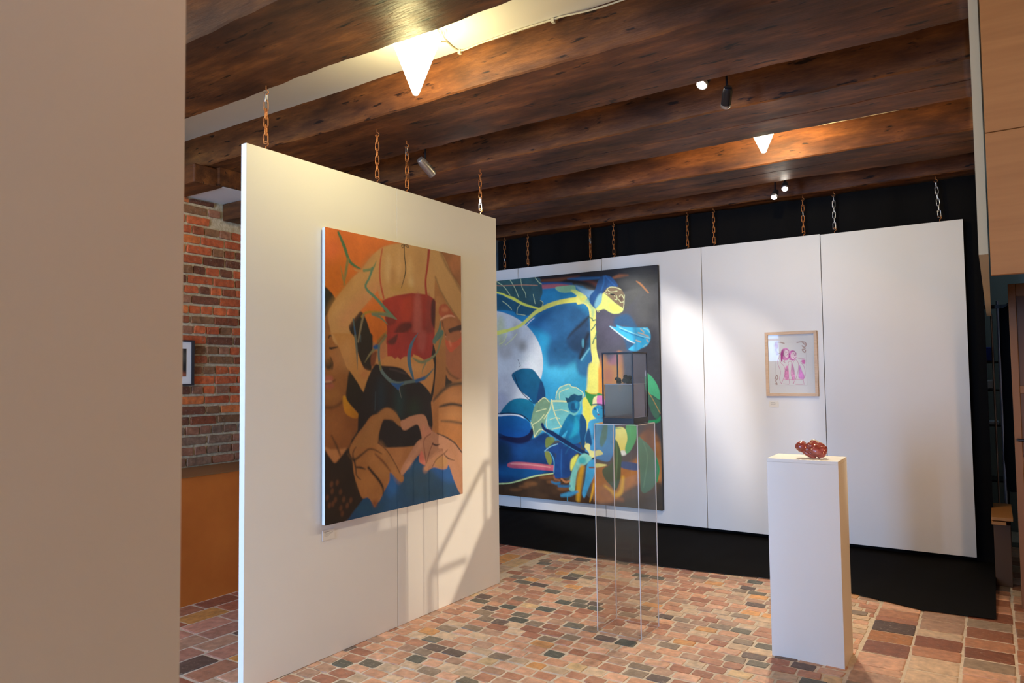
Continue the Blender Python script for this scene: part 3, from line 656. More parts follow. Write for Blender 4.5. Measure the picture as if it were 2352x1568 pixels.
l([(560,-20),(585,200),(592,490)],[36,34,4],(92,98,84),.003); l([(640,-30),(645,70)],[14,4],(80,96,96),.003)
l([(708,375),(780,260),(850,180),(950,80),(1020,-20)],[4,26,36,40,50],(118,110,70),.003); l([(870,130),(1000,-30)],16,(112,62,36),.004); e((880,150),(52,34),(28,84,134),.006)
l([(920,130),(915,250),(930,400),(960,510),(1050,620),(1130,680),(1220,705),(1350,680),(1480,660),(1620,610),(1750,470)],[40,40,40,46,46,52,56,42,40,44,6],(88,108,102),.003); l([(930,380),(945,480)],30,(120,106,40),.004,a=.9)
p([(1100,690),(1220,700),(1300,680),(1240,740),(1215,800),(1170,760)],(34,84,134),.004); l([(1480,665),(1600,620)],40,(38,86,132),.006)
l([(1470,-10),(1400,130),(1370,300),(1385,450),(1440,640)],[8,50,64,60,26],(66,104,122),.003); l([(1430,320),(1520,375),(1620,370),(1780,250),(1850,20),(1870,-60)],[16,34,40,26,40,50],(116,124,86),.003); l([(1620,400),(1580,480),(1565,560)],[24,20,4],(124,122,88),.003); l([(1720,100),(1800,30),(1860,-60)],[4,40,60],(74,110,96),.003)
P1.T=A
l([(1500,1568),(1560,1440),(1570,1320)],[60,46,10],(84,112,94),.003); l([(1240,1540),(1290,1465)],[24,4],(84,108,118),.003); l([(770,1568),(850,1480),(890,1440)],[24,20,6],(140,108,44),.004)

# ------------------------------------------------------------------ painting 2 (night scene with moon, leaves and two seated children)
P2=Canvas([(1138.8,646.3),(1510,607),(1522,1172),(1145,1136)],1.853,2.285,-.345,1,470,430,(1.12,1.22,1.02),(78,74,76))
p,l,e=P2.poly,P2.line,P2.ell
D=(1130,600,5.737); E_=(1130,850,4.48)
P2.T=D
p([(-900,380),(60,300),(700,340),(1120,310),(1300,420),(1380,620),(1380,2200),(-900,2200)],(24,108,172),.02,col2=(64,166,216),dirv=(0,1),tex=.2)
e((760,480),(260,120),(42,134,196),.08,a=.6); e((640,1050),(160,260),(40,140,190),.09,a=.6); e((900,1400),(260,160),(78,178,224),.09,a=.8)
p([(1365,560),(1750,640),(2240,200),(2260,2300),(1365,2300)],(80,76,98),.02,col2=(70,66,66),dirv=(1,.3),tex=.2)
p([(-900,200),(2240,-40),(2240,240),(1800,380),(1500,420),(1250,330),(1100,300),(700,300),(-900,330)],(26,24,34),.02,tex=.3)
e((1950,260),(260,140),(92,88,88),.10,a=.7); e((2000,560),(180,260),(84,80,80),.12,a=.7); e((1600,900),(170,180),(92,84,110),.08,a=.6)
l([(610,260),(850,250),(1000,220),(1150,195)],[20,44,30,10],(112,62,36),.012,a=.8); l([(1150,240),(1300,270),(1420,330)],[10,26,60],(96,44,36),.015,a=.8); l([(1600,215),(1680,190),(1790,180)],[20,40,10],(150,88,56),.012,a=.9)
l([(1000,230),(1180,230),(1420,215)],[10,40,24],(34,92,160),.01,a=.9); l([(650,295),(850,290),(1050,300)],24,(40,84,150),.01)
p([(-900,470),(-300,400),(60,350),(500,325),(850,300),(1040,318),(900,345),(500,380),(60,415),(-300,480)],(176,92,110),.01,col2=(168,96,120))
# big dark leaf upper left
p([(-500,300),(60,265),(300,235),(600,215),(650,290),(668,420),(640,500),(680,560),(640,640),(520,620),(380,560),(200,470),(60,420),(-500,300)],(64,98,96),.008,col2=(48,84,100),dirv=(1,.4),tex=.3)
p([(-700,420),(60,440),(250,510),(640,640),(600,700),(450,720),(330,710),(200,650),(-500,640)],(34,84,116),.01,tex=.3)
for q in ([(60,270),(160,340),(240,450)],[(240,250),(300,350),(355,480)],[(380,240),(400,350),(440,420),(450,480)],[(570,220),(620,280),(655,300)],[(545,440),(570,560)],[(640,520),(675,545),(660,600)],[(330,700),(340,620),(380,570)],[(330,700),(440,715)],[(140,530),(220,590),(260,640)]): l(q,8,(196,204,170),.003)
l([(-300,300),(80,325),(160,325),(400,315),(600,320)],9,(190,130,110),.004)
l([(-400,330),(80,420),(200,465),(290,500),(420,570),(640,635)],[20,18,24,34,28,16],(226,222,96),.004)
# dark shape in the blue
p([(620,690),(820,590),(1050,545),(1180,620),(1290,720),(1310,1000),(1280,1180),(1180,1300),(1090,1330),(960,1400),(830,1390),(740,1380),(720,1200),(760,1000),(600,900),(480,840)],(38,82,138),.05,a=.85,tex=.3)
p([(1000,1010),(1100,880),(1250,760),(1290,900),(1280,1080),(1200,1230),(1130,1220),(1010,1130)],(42,70,112),.03,a=.9,tex=.4); l([(1280,730),(1160,850),(1060,940),(1000,1020)],[30,40,24,14],(36,48,70),.012); l([(1270,960),(1230,1060),(1200,1180),(1160,1280)],[50,40,50,40],(34,42,62),.015)
p([(1110,1290),(1200,1310),(1300,1190),(1340,1492),(1150,1492)],(44,92,150),.03,a=.8); l([(1180,1300),(1250,1200),(1285,1150)],16,(120,190,226),.008); e((1200,1080),(14,60),(90,160,200),.01)
# moon
P2.T=(0,0,1)
e((1122,836),(126,122),(206,202,216),.006,tex=.06); 
for c,r,k,a in (((1160,800),(18,26),(170,160,165),.6),((1200,795),(9,12),(150,138,136),.8),((1150,760),(10,34),(186,184,140),.7),((1185,770),(10,28),(150,140,140),.5),((1160,900),(26,40),(186,180,196),.6),((1210,850),(26,40),(222,220,228),.6),((1152,930),(16,30),(160,156,186),.6),((1110,800),(30,50),(176,170,176),.6)): e(c,r,k,.05,a=a)
l([(1190,826),(1194,836),(1196,840),(1192,843)],.9,(90,80,90),.002)
P2.T=D
l([(-600,1150),(60,955),(200,920),(330,875),(430,810),(560,690),(640,640),(740,590),(870,545),(1000,520),(1130,505)],[40,46,34,34,36,40,44,48,46,50,56],(228,226,112),.004)
l([(440,870),(500,800),(560,750)],10,(226,232,226),.003); l([(200,960),(160,1060),(100,1100)],8,(220,222,150),.003); l([(330,960),(260,1040),(180,1110)],8,(220,222,160),.003)
# trunk
p([(1110,470),(1150,425),(1220,430),(1255,480),(1250,520),(1330,580),(1365,620),(1370,740),(1368,840),(1375,960),(1380,1160),(1415,1310),(1420,1360),(1400,1492),(1290,1492),(1320,1300),(1305,1160),(1300,960),(1290,740),(1270,620),(1210,560),(1130,570),(1110,520)],(238,238,130),.004,tex=.08)
l([(1200,500),(1290,560),(1330,640),(1330,720)],[70,50,50,30],(160,190,150),.012,a=.8); l([(1170,450),(1200,490)],70,(222,206,90),.015,a=.8)
for q in ([(1285,740),(1320,755),(1330,780),(1368,770)],[(1310,905),(1340,870),(1365,830)],[(1380,930),(1365,1000),(1375,1020)],[(1330,1085),(1345,1030),(1370,1000)]): l(q,14,(64,110,100),.003)
p([(835,345),(960,325),(1085,318),(1110,375),(1150,405),(1130,450),(1060,410),(960,415),(880,400)],(136,184,160),.006); l([(1050,385),(1110,410),(1180,450)],[24,50,60],(206,216,130),.006)
# draped hood and mask
p([(1100,320),(1240,370),(1400,390),(1430,440),(1350,560),(1280,480),(1200,430)],(116,156,206),.012); 
p([(1300,560),(1290,460),(1360,370),(1390,280),(1440,200),(1510,185),(1590,220),(1660,330),(1540,350),(1470,400),(1450,520),(1400,640)],(24,70,130),.008,tex=.4); l([(1480,200),(1470,300),(1440,380)],16,(36,96,170),.006); l([(1500,195),(1560,260),(1630,330)],16,(34,88,164),.006); p([(1350,580),(1400,450),(1450,430),(1450,560),(1400,640)],(120,170,200),.015)
p([(1480,400),(1520,350),(1600,332),(1690,350),(1745,440),(1748,520),(1735,620),(1650,560),(1540,470),(1470,420)],(122,98,78),.005,tex=.2)
p([(1462,420),(1540,470),(1640,560),(1732,625),(1690,680),(1610,692),(1550,670),(1480,630),(1420,645),(1370,630),(1440,540)],(214,216,124),.005,tex=.08); p([(1540,560),(1640,560),(1700,640),(1620,660),(1560,620)],(228,226,100),.015,a=.7)
for q in ([(1500,400),(1540,345),(1620,340),(1700,370)],[(1480,410),(1520,430)],[(1540,430),(1580,420),(1620,460)],[(1640,450),(1650,500),(1620,500)],[(1680,460),(1710,440),(1740,490)],[(1670,500),(1700,540),(1735,530)],[(1520,370),(1560,400),(1650,390)],[(1745,440),(1740,560),(1730,620)]): l(q,9,(206,204,160),.002)
e((1590,435),(36,12),(30,24,24),.004,ang=.25); e((1700,490),(24,26),(90,66,54),.008); l([(1385,650),(1400,670)],9,(200,190,130),.002); l([(1400,640),(1415,665)],9,(200,190,130),.002)
l([(1905,260),(1950,290),(2000,340),(2060,410)],[10,24,22,14],(196,126,80),.005)
p([(1620,750),(1720,700),(1800,700),(1880,800),(1895,880),(1740,850),(1620,840)],(36,86,134),.02,a=.85); p([(1740,990),(1900,1050),(1900,1180),(1790,1180),(1760,1080)],(36,84,130),.02,a=.8)
p([(1545,855),(1640,870),(1640,835),(1720,860),(1890,870),(2010,870),(2060,880),(2090,960),(2085,1040),(2040,1110),(1960,1150),(1900,1180),(1800,1160),(1880,1080),(1780,1030),(1680,950)],(58,166,218),.006,tex=.3)
l([(1560,860),(1700,970),(1800,1040),(1880,1075)],14,(206,226,236),.004); l([(1680,870),(1800,920),(1960,980),(2080,1010)],10,(160,212,236),.004); l([(1700,900),(1850,960),(2000,1010)],8,(26,96,160),.004); l([(1890,880),(1895,1170)],40,(50,104,150),.02,a=.6)
for q in ([(1930,940),(2000,960),(2060,990)],[(1960,890),(2000,930)],[(2040,1030),(2060,1060)],[(1900,1040),(1960,1060)]): l(q,14,(206,166,136),.005)
for q in ([(2000,880),(2050,900),(2080,940)],[(2000,1120),(2040,1090)]): l(q,10,(160,206,214),.004)
# glow around trunk
p([(1390,1500),(1440,1290),(1480,1240),(1560,1320),(1700,1200),(1700,1700),(1390,1700)],(220,136,70),.03,col2=(240,160,60)); e((1600,1330),(60,110),(176,100,150),.05,a=.7,ang=.5)
P2.T=E_
p([(1080,0),(1300,-40),(1290,160),(1280,330),(1085,300)],(232,148,62),.02); e((1200,50),(50,80),(216,120,90),.04,a=.7)
p([(1000,-60),(1085,-40),(1095,140),(1090,300),(1060,560),(1000,700),(960,760),(950,600),(930,460),(960,300),(980,160)],(244,234,120),.015,tex=.08); p([(930,330),(960,280),(1010,380),(1010,520),(985,600),(950,480)],(246,214,96),.008)
# petals
p([(-300,640),(60,640),(300,690),(420,700),(560,640),(640,800),(640,1060),(300,1130),(-300,1200)],(22,54,106),.02,tex=.5); e((400,850),(180,90),(30,84,146),.08,a=.6); e((120,860),(90,120),(18,46,72),.06,a=.8); e((300,1050),(260,70),(16,96,160),.05,a=.6)
p([(340,640),(420,580),(450,520),(440,640),(400,720),(300,760),(180,740),(80,690)],(22,26,64),.015)
p([(205,60),(235,20),(300,-10),(350,-15),(420,-5),(470,50),(530,150),(550,290),(500,340),(440,350),(390,290),(300,220),(250,150)],(22,92,130),.005,col2=(18,76,120),tex=.25); p([(500,120),(535,160),(552,290),(500,340),(460,340)],(26,50,100),.01,a=.7)
p([(85,460),(140,370),(200,315),(280,292),(350,300),(410,330),(445,400),(440,470),(400,520),(300,480),(200,450)],(20,112,146),.005,col2=(18,96,140),tex=.2)
p([(-200,470),(60,480),(200,462),(320,492),(400,560),(385,650),(290,694),(150,682),(60,645),(-200,600)],(18,92,156),.005,col2=(20,76,150),tex=.2)
l([(-60,470),(60,472),(200,458),(290,472),(335,500)],[14,16,20,16,6],(222,224,234),.003); l([(-60,450),(60,452),(200,448),(320,470),(400,540)],10,(20,34,70),.004); l([(235,60),(300,220),(430,345)],8,(16,40,70),.004)
# leaves with veins
p([(560,290),(600,320),(660,300),(665,230),(700,180),(745,160),(800,145),(815,175),(870,180),(900,220),(945,240),(920,330),(900,420),(800,520),(740,590),(660,615),(580,620),(545,540),(520,460),(590,380)],(118,188,196),.008,a=.88,tex=.15)
p([(450,350),(480,330),(540,282),(600,330),(590,400),(560,490),(530,600),(500,650),(440,692),(425,620),(402,560),(420,450)],(122,146,116),.006,a=.95,tex=.3)
for q,wd in (([(615,310),(640,420),(680,520),(720,590)],[16,12,10,6],),([(620,320),(700,320),(770,325)],[18,16,14]),([(540,500),(600,400),(615,310)],9),([(660,290),(670,230),(700,180)],7),([(700,180),(745,160),(800,145),(815,170),(870,180)],7),([(870,180),(940,235),(935,280)],7),([(580,620),(560,560),(570,470)],7),([(640,420),(720,410),(790,430)],6),([(600,510),(660,490),(700,500)],6),([(700,300),(700,230),(790,190)],6),([(480,330),(540,285),(590,330)],7),([(440,690),(430,600),(405,540)],7),([(455,430),(520,410),(560,400)],6),([(425,560),(490,520),(540,460)],7),([(440,690),(470,640),(510,610),(560,640)],9),([(620,610),(700,590),(740,570)],6)): l(q,wd,(232,236,170),.003)
# ground
p([(-400,1200),(65,1175),(300,1130),(450,1085),(640,1060),(760,1120),(900,1200),(1060,1330),(1500,1300),(1760,1380),(1770,1480),(60,1300),(-400,1260)],(70,46,30),.008,tex=.5)
for c,r in (((400,1170),(70,24)),((330,1200),(50,16)),((560,1100),(70,20)),((250,1230),(60,16)),((740,1220),(60,20)),((620,1150),(50,16))): e(c,r,(150,92,52),.02,a=.6)
l([(-100,1190),(65,1172),(180,1165),(300,1135),(450,1090),(640,1062)],[10,12,10,12,12,8],(206,220,160),.004)
p([(168,965),(250,945),(440,958),(620,978),(775,988),(760,1040),(600,1035),(400,1018),(190,1005)],(204,98,112),.006,col2=(190,80,110),tex=.3); l([(200,965),(400,975),(600,1000)],10,(232,150,150),.005)
# orange right side
p([(1060,980),(1260,1000),(1500,900),(1510,700),(1640,620),(1740,800),(1740,1180),(1600,1290),(1340,1330),(1060,1340)],(176,108,48),.03,tex=.35); e((1620,700),(60,140),(122,74,50),.05,a=.8); p([(1480,1180),(1740,1150),(1760,1460),(1300,1380),(1300,1300)],(72,60,48),.03,a=.9)
p([(1330,940),(1500,960),(1500,1030),(1330,1000)],(44,78,126),.008)
p([(1240,610),(1340,585),(1395,660),(1385,840),(1325,840),(1290,760),(1250,690)],(246,224,140),.008,col2=(244,200,100)); e((1350,850),(36,26),(244,232,216),.01); l([(1260,690),(1230,640)],10,(120,200,230),.003)
p([(1380,570),(1480,565),(1485,700),(1430,820),(1385,855),(1370,800),(1395,700)],(76,156,104),.006)
p([(1150,560),(1270,590),(1330,600),(1200,600)],(70,140,100),.01)
p([(1270,715),(1305,770),(1335,880),(1330,980),(1320,1120),(1275,1235),(1220,1180),(1160,1110),(1140,1020),(1230,960),(1255,860)],(48,88,58),.006,col2=(60,76,50)); l([(1280,740),(1290,900),(1270,1200)],12,(90,120,80),.006); l([(1165,1190),(1240,1250),(1270,1290),(1330,1240),(1350,1100)],[20,34,44,40,30],(220,160,40),.012)
p([(1500,700),(1560,720),(1640,800),(1700,900),(1718,1010),(1690,1150),(1620,1235),(1540,1245),(1520,1000)],(92,140,112),.006,col2=(80,126,100)); l([(1690,920),(1718,1020),(1695,1140)],16,(44,140,90),.005); l([(1560,740),(1600,900),(1560,1200)],8,(122,166,134),.005)
p([(1580,40),(1640,60),(1710,170),(1732,300),(1660,260),(1585,215)],(84,182,132),.005); p([(1585,220),(1660,270),(1732,325),(1730,420),(1700,500),(1640,430)],(72,110,88),.006); l([(1600,530),(1700,520),(1732,480)],[20,34,20],(40,150,92),.006); l([(1590,205),(1640,270),(1730,440)],6,(216,150,80),.003); p([(1580,0),(1600,30),(1590,60),(1575,50)],(222,240,220),.004)
# children
p([(700,745),(900,755),(900,830),(830,900),(810,1000),(805,1090),(720,1110),(640,1100),(645,960),(660,860),(560,830),(620,780)],(28,62,124),.008,tex=.4); l([(720,820),(715,1000),(720,1090)],12,(40,90,160),.006); l([(545,835),(600,790),(680,760)],8,(140,190,220),.003); l([(550,840),(600,850),(640,930),(640,1050)],10,(90,160,200),.004)
p([(560,700),(640,690),(640,740),(560,800)],(120,130,60),.008,a=.9); p([(545,850),(590,840),(620,920),(610,970),(580,960)],(140,140,60),.008,a=.9)
p([(795,455),(850,470),(920,455),(970,520),(970,600),(940,700),(890,750),(800,760),(750,720),(780,620),(700,700),(685,680),(730,560)],(26,118,168),.006,col2=(22,96,150),tex=.5); p([(915,455),(965,510),(975,620),(950,800),(920,760),(900,600)],(24,72,124),.008); p([(860,480),(900,560),(880,650),(800,700),(840,600)],(40,160,200),.02,a=.7)
e((845,360),(62,82),(28,112,166),.006,tex=.4); e((835,375),(24,40),(20,66,110),.012,a=.8); e((870,360),(14,30),(50,150,196),.01,a=.8); e((862,410),(20,8),(24,66,110),.005)
p([(755,280),(790,290),(810,262),(850,245),(890,262),(930,255),(930,300),(900,330),(860,310),(800,330),(775,340)],(24,78,116),.004,curve=False,tex=.5)
p([(1000,530),(1060,500),(1160,500),(1265,565),(1265,760),(1240,880),(1190,940),(1060,910),(960,900),(970,760),(955,700),(985,600)],(72,152,206),.006,col2=(56,120,184),tex=.4); p([(1150,570),(1190,560),(1180,700),(1130,790),(1110,720)],(80,120,100),.008,a=.8); l([(1060,560),(1050,700)],16,(34,84,140),.012); p([(960,700),(1000,600),(1030,760),(980,760)],(30,72,124),.01)
e((1098,430),(66,70),(50,146,200),.006,tex=.3); p([(1022,350),(1040,285),(1085,264),(1088,352)],(240,238,170),.004); p([(1086,264),(1140,270),(1164,330),(1160,358),(1086,352)],(208,116,184),.004); l([(1025,358),(1090,350),(1160,362)],12,(30,70,110),.005)
e((1062,400),(12,5),(20,50,90),.003); e((1130,392),(12,5),(20,50,90),.003); l([(1090,400),(1086,430),(1096,436)],6,(190,226,236),.003); e((1096,458),(12,5),(140,50,60),.003)
p([(960,205),(1000,235),(1060,240),(1110,238),(1160,262),(1090,262),(1045,290),(1028,370),(985,310),(965,260)],(54,132,74),.005); l([(965,210),(1010,240),(1080,245)],6,(230,190,70),.003)
l([(520,560),(545,610),(620,650),(700,705),(850,800),(960,860),(1050,905)],[30,30,46,50,50,44,36],(20,42,88),.005); l([(560,640),(700,730),(850,820),(930,860)],8,(60,130,190),.004)
p([(955,790),(975,755),(1010,765),(1015,820),(1060,830),(1110,820),(1145,860),(1090,880),(1010,905),(1000,850)],(226,228,152),.005); l([(740,780),(790,790),(760,860)],12,(30,84,140),.005)
p([(800,1170),(820,1060),(860,960),(900,890),(960,855),(1030,905),(980,960),(900,1010),(870,1100),(850,1250),(800,1230)],(128,192,190),.008,tex=.4); p([(810,1020),(815,930),(860,880),(890,880),(830,1020)],(236,222,100),.01); e((930,930),(40,40),(30,150,170),.02,a=.8)
p([(985,960),(1060,920),(1070,1000),(1050,1090),(1000,1200),(955,1310),(930,1260),(960,1130)],(70,156,216),.008,tex=.3); p([(1070,960),(1180,970),(1160,985),(1070,1000)],(226,226,140),.005)
l([(930,1000),(900,1150),(890,1330)],[50,60,40],(206,146,30),.015,a=.9); l([(1050,1170),(1030,1280),(1010,1350)],[16,20,6],(224,160,40),.008)
l([(620,1150),(660,1165),(700,1160)],20,(44,110,160),.008); l([(690,1190),(760,1195),(800,1190)],24,(44,100,150),.008); l([(720,1290),(800,1275),(880,1250)],[26,44,20],(64,140,190),.01); l([(780,1270),(780,1345)],8,(60,150,200),.003); l([(640,1090),(650,1120),(700,1135)],16,(150,90,60),.008); l([(720,1120),(760,1150),(800,1140)],16,(190,120,80),.008)
l([(1005,1000),(1060,1000)],14,(130,70,40),.005); l([(1180,1230),(1200,1290),(1340,1330)],[10,30,30],(170,100,50),.02,a=.7)

# ------------------------------------------------------------------ print (two figures in pink ink)
P3=Canvas([(1758,764),(1877,760),(1881,908),(1762,909)],.42,.542,0,1,190,246,(1.05,1.05,1.05),(216,212,210))
p,l,e=P3.poly,P3.line,P3.ell; P3.T=(1720,740,4.61); PK=(206,110,176)
for k in range(4):
    q=[(283,215),(604,208),(622,662),(292,672)]; l([q[k],q[(k+1)%4]],2.5,(196,184,184),.001,curve=False)
e((392,338),(52,66),PK,.003,tex=.5,a=.8); p([(345,330),(370,300),(360,410),(345,400)],(176,70,140),.003)
e((408,330),(30,42),(226,204,212),.002); e((468,350),(44,54),(206,96,172),.003,tex=.5,a=.8); e((480,352),(32,40),(226,200,210),.002)
for q in ([(395,318),(410,315)],[(418,322),(430,326)],[(402,352),(418,358)],[(468,335),(482,330)],[(492,340),(500,350)],[(478,372),(492,380)],[(412,335),(416,345)],[(486,345),(492,356)]): l(q,4,(150,60,110),.001)
p([(392,480),(415,460),(428,520),(425,600),(392,602),(380,560)],(206,84,158),.004,tex=.6,a=.7); p([(455,440),(480,470),(495,590),(460,600)],(214,110,176),.005,tex=.6,a=.7); p([(540,450),(570,520),(590,560),(585,598),(535,590),(530,540)],(192,80,176),.004,tex=.6,a=.7); p([(565,400),(598,400),(595,440),(570,430)],(220,120,180),.006)
for q in ([(320,380),(310,430),(340,520),(330,600),(350,650)],[(345,430),(380,470),(390,540),(370,600),(350,650)],[(340,425),(360,408),(385,430)],[(420,430),(440,410),(462,440),(450,540),(470,600),(480,650)],[(425,440),(415,520),(430,600),(435,650)],[(470,430),(500,395),(530,440),(520,540),(490,620),(470,650)],[(550,420),(600,400)],[(560,430),(590,470),(600,560),(580,600),(590,655)],[(500,370),(560,385),(600,375)],[(380,400),(390,430)],[(330,350),(312,400)],[(430,395),(470,400)],[(370,650),(430,655)],[(500,655),(580,655)],[(370,600),(430,605),(500,600),(580,605)]): l(q,3.5,(196,110,150),.0012)
for k in range(60):
    a0=rng.uniform(0,6.28); hx,hy,rx,ry=((392,338,50,62),(468,350,42,52))[k%2]; l([(hx+rx*math.cos(a0),hy+ry*math.sin(a0)),(hx+rx*.8*math.cos(a0+.25),hy+ry*.8*math.sin(a0+.25))],3,(170,60,140),.001,a=.7)
BR=(150,100,84)
for q in ([(275,250),(290,215),(330,210),(380,225)],[(280,240),(310,250),(300,280),(280,290),(310,320),(300,345),(330,330)],[(515,215),(560,208),(600,215),(612,240),(590,265),(570,250),(600,280),(570,290),(595,320),(605,300)],[(570,210),(600,240)],[(282,600),(300,560),(312,590),(290,620),(305,655),(285,650)]): l(q,9,BR,.003,a=.8)
p([(283,225),(310,225),(312,262),(285,268)],(188,120,120),.005,a=.7)
# small photograph in the frame on the brick wall
P4=Canvas([(0,0),(1,0),(1,1),(0,1)],.25,.20,0,1,60,48,(1,1,1),(46,42,40)); P4.T=(0,0,1)
P4.poly([(.0,.75),(.5,.62),(1,.9),(1,1),(0,1)],(170,96,66),.02); P4.ell((.75,.3),(.3,.25),(84,80,70),.03)
# ------------------------------------------------------------------ hang the pictures
t=thing('figure_painting','tall canvas of a figure in a red top seen from behind above heart-shaped hands','painting',(PX+.03,3.295,.70))
TH=.035; lo=Vector(t.location)
V1=lambda X,Y: np.c_[np.full(X.shape,PX+TH-lo.x),2.664+X-lo.y,2.322-Y-lo.z]
new('painted_canvas',P1.mesh('painted_canvas',V1),M_canvas,t)
bm=bmesh.new(); box(bm,(PX+.010,2.665,.7145),(PX+TH-.0008,3.863,2.3205),.002); box(bm,(PX+.0005,2.75,.80),(PX+.0098,3.78,2.24))
o=obj('stretcher_edge',bm,mat('raw_canvas_edge',(.80,.80,.80),.8),t); o.location=-lo; o['label']='white unpainted canvas edge'
t=thing('night_painting','huge blue canvas with a pale moon, leaves and two seated children','painting',(-3.85,6.36,.236)); lo=Vector(t.location)
yf=BYF-.045
x0=-4.437; ww=1.853
V2=lambda X,Y: np.c_[x0+X-lo.x,np.full(X.shape,yf-lo.y),2.525-Y-lo.z]
new('painted_canvas',P2.mesh('painted_canvas',V2),M_canvas2,t)
bm=bmesh.new(); box(bm,(x0-.345*ww+.001,yf+.0008,.2415),(x0+ww-.001,BYF-.002,2.5235),.002)
o=obj('stretcher_edge',bm,mat('dark_canvas_edge',(.02,.018,.018),.6),t); o.location=-lo
t=thing('framed_print','pink ink print of two seated figures in a pale wooden frame on the back panels','picture',(-1.418,6.36,1.302)); lo=Vector(t.location)
def framebars(x0,x1,z0,z1,wd,yb,yfr,m,t,name='frame_bar'):
    lo=t.location
    for a,b in (((x0,yb,z0),(x0+wd,yfr,z1)),((x1-wd,yb,z0),(x1,yfr,z1)),((x0+wd,yb,z0),(x1-wd,yfr,z0+wd)),((x0+wd,yb,z1-wd),(x1-wd,yfr,z1))): bx(name,a,b,m,t,.001)
framebars(-1.628,-1.208,1.302,1.847,.024,BYF-.002,BYF-.030,M_paleframe,t)
V3=lambda X,Y: np.c_[-1.628+X-lo.x,np.full(X.shape,BYF-.012-lo.y),1.845-Y-lo.z]
new('print_sheet',P3.mesh('print_sheet',V3),M_print,t)
bx('picture_glass',(-1.605,BYF-.0195,1.325),(-1.231,BYF-.018,1.824),M_glass,t)
# framed photograph on the brick wall
t=thing('framed_photograph','thin black frame with white mat on the brick wall, cut by the near panel','picture',(-4.955,2.90,1.457)); lo=Vector(t.location)
for a,b in (((-4.962,2.60,1.457),(-4.940,2.612,1.792)),((-4.962,3.114,1.457),(-4.938,3.134,1.792)),((-4.962,2.612,1.457),(-4.940,3.12,1.469)),((-4.962,2.612,1.780),(-4.940,3.12,1.792))): bx('frame_bar',a,b,M_darkwood,t)
bx('mat_board',(-4.956,2.612,1.469),(-4.950,3.12,1.780),M_paper,t)
V4=lambda X,Y: np.c_[np.full(X.shape,-4.9485-lo.x),2.70+X*1.50-lo.y,1.728-Y*1.02-lo.z]
new('photo_sheet',P4.mesh('photo_sheet',V4),M_print,t)
# wall labels
def card(name,loc,w,h,axis,label,nl):
    c=Canvas([(0,0),(1,0),(1,1),(0,1)],w,h,0,1,90,54,(1.05,1.05,1.05),(224,218,205)); c.T=(0,0,1)
    for k,(a,b,yy,hh,cc) in enumerate(nl): 
        xx=a
        while xx<b:
            ww=rng.uniform(.02,.06); c.line([(xx*1.,yy),(min(xx+ww,b),yy)],hh,cc,.0003,curve=False); xx+=ww+.014
    t=thing(name,label,'label',loc)
    if axis=='x': f=lambda X,Y: np.c_[X-w/2,np.full(X.shape,-.0022),h/2-Y]; a,b=(-w/2,-.0021,-h/2),(w/2,.0,h/2)
    else: f=lambda X,Y: np.c_[np.full(X.shape,.0022),X-w/2,h/2-Y]; a,b=(0,-w/2,-h/2),(.0021,w/2,h/2)
    new('card_face',c.mesh('card_face',f),M_print,t)
    bm=bmesh.new(); box(bm,a,b); obj('card_backing',bm,M_paper,t)
LN=[(.15,.62,.20,.035,(60,56,54)),(.15,.86,.33,.02,(120,114,108)),(.15,.72,.42,.02,(120,114,108)),(.15,.60,.51,.02,(120,114,108)),(.15,.5,.60,.02,(140,134,128))]
card('wall_label',(PX+.001,2.719,.653),.086,.055,'y','small printed card under the lower left corner of the figure painting',LN)
card('wall_label',(-1.572,BYF-.001,1.231),.078,.050,'x','small cream card below the left corner of the pale-framed print',LN[:1]+LN[2:])
card('wall_label',(-2.60+.10,BYF-.001,.0+1.2),.001,.001,'x','x',[]) if False else None

# ------------------------------------------------------------------ plinth and sculpture
PLx0,PLx1,PLy0,PLy1,PLz=-1.034,-.681,4.003,4.26,1.042
bm=bmesh.new()
def quadface(bm,a,b,c,d): return bm.faces.new([bm.verts.new(q) for q in (a,b,c,d)])
t=thing('white_plinth','white rectangular plinth under the red-brown sculpture','plinth',((PLx0+PLx1)/2,(PLy0+PLy1)/2,0))
x0_,x1_,y0_,y1_=-1.034,-.678,4.003,4.262
bx('front_board',(x0_,y0_,0),(x1_,y0_+.018,1.024),M_plinth,t,.0008); bx('back_board',(x0_,y1_-.018,0),(x1_,y1_,1.024),M_plinth,t,.0008)
bx('side_board',(x0_,y0_+.0185,0),(x0_+.018,y1_-.0185,1.024),M_plinth,t,.0008); bx('side_board',(x1_-.018,y0_+.0185,0),(x1_,y1_-.0185,1.024),M_plinth,t,.0008)
tb=bx('top_board',(x0_,y0_,1.0245),(x1_,y1_,1.042),M_plinth,t,.001)
scr=mat('screw_filler',(.45,.43,.40),.7)
for xx in (x0_+.03,-.86,x1_-.03):
    for yv in (y0_+.012,y1_-.012):
        bm=bmesh.new(); lathe(bm,[(.0028,0),(.0022,.0006)],10,Matrix.Translation(Vector((xx,yv,1.0421))-t.location)); obj('screw',bm,scr,tb)
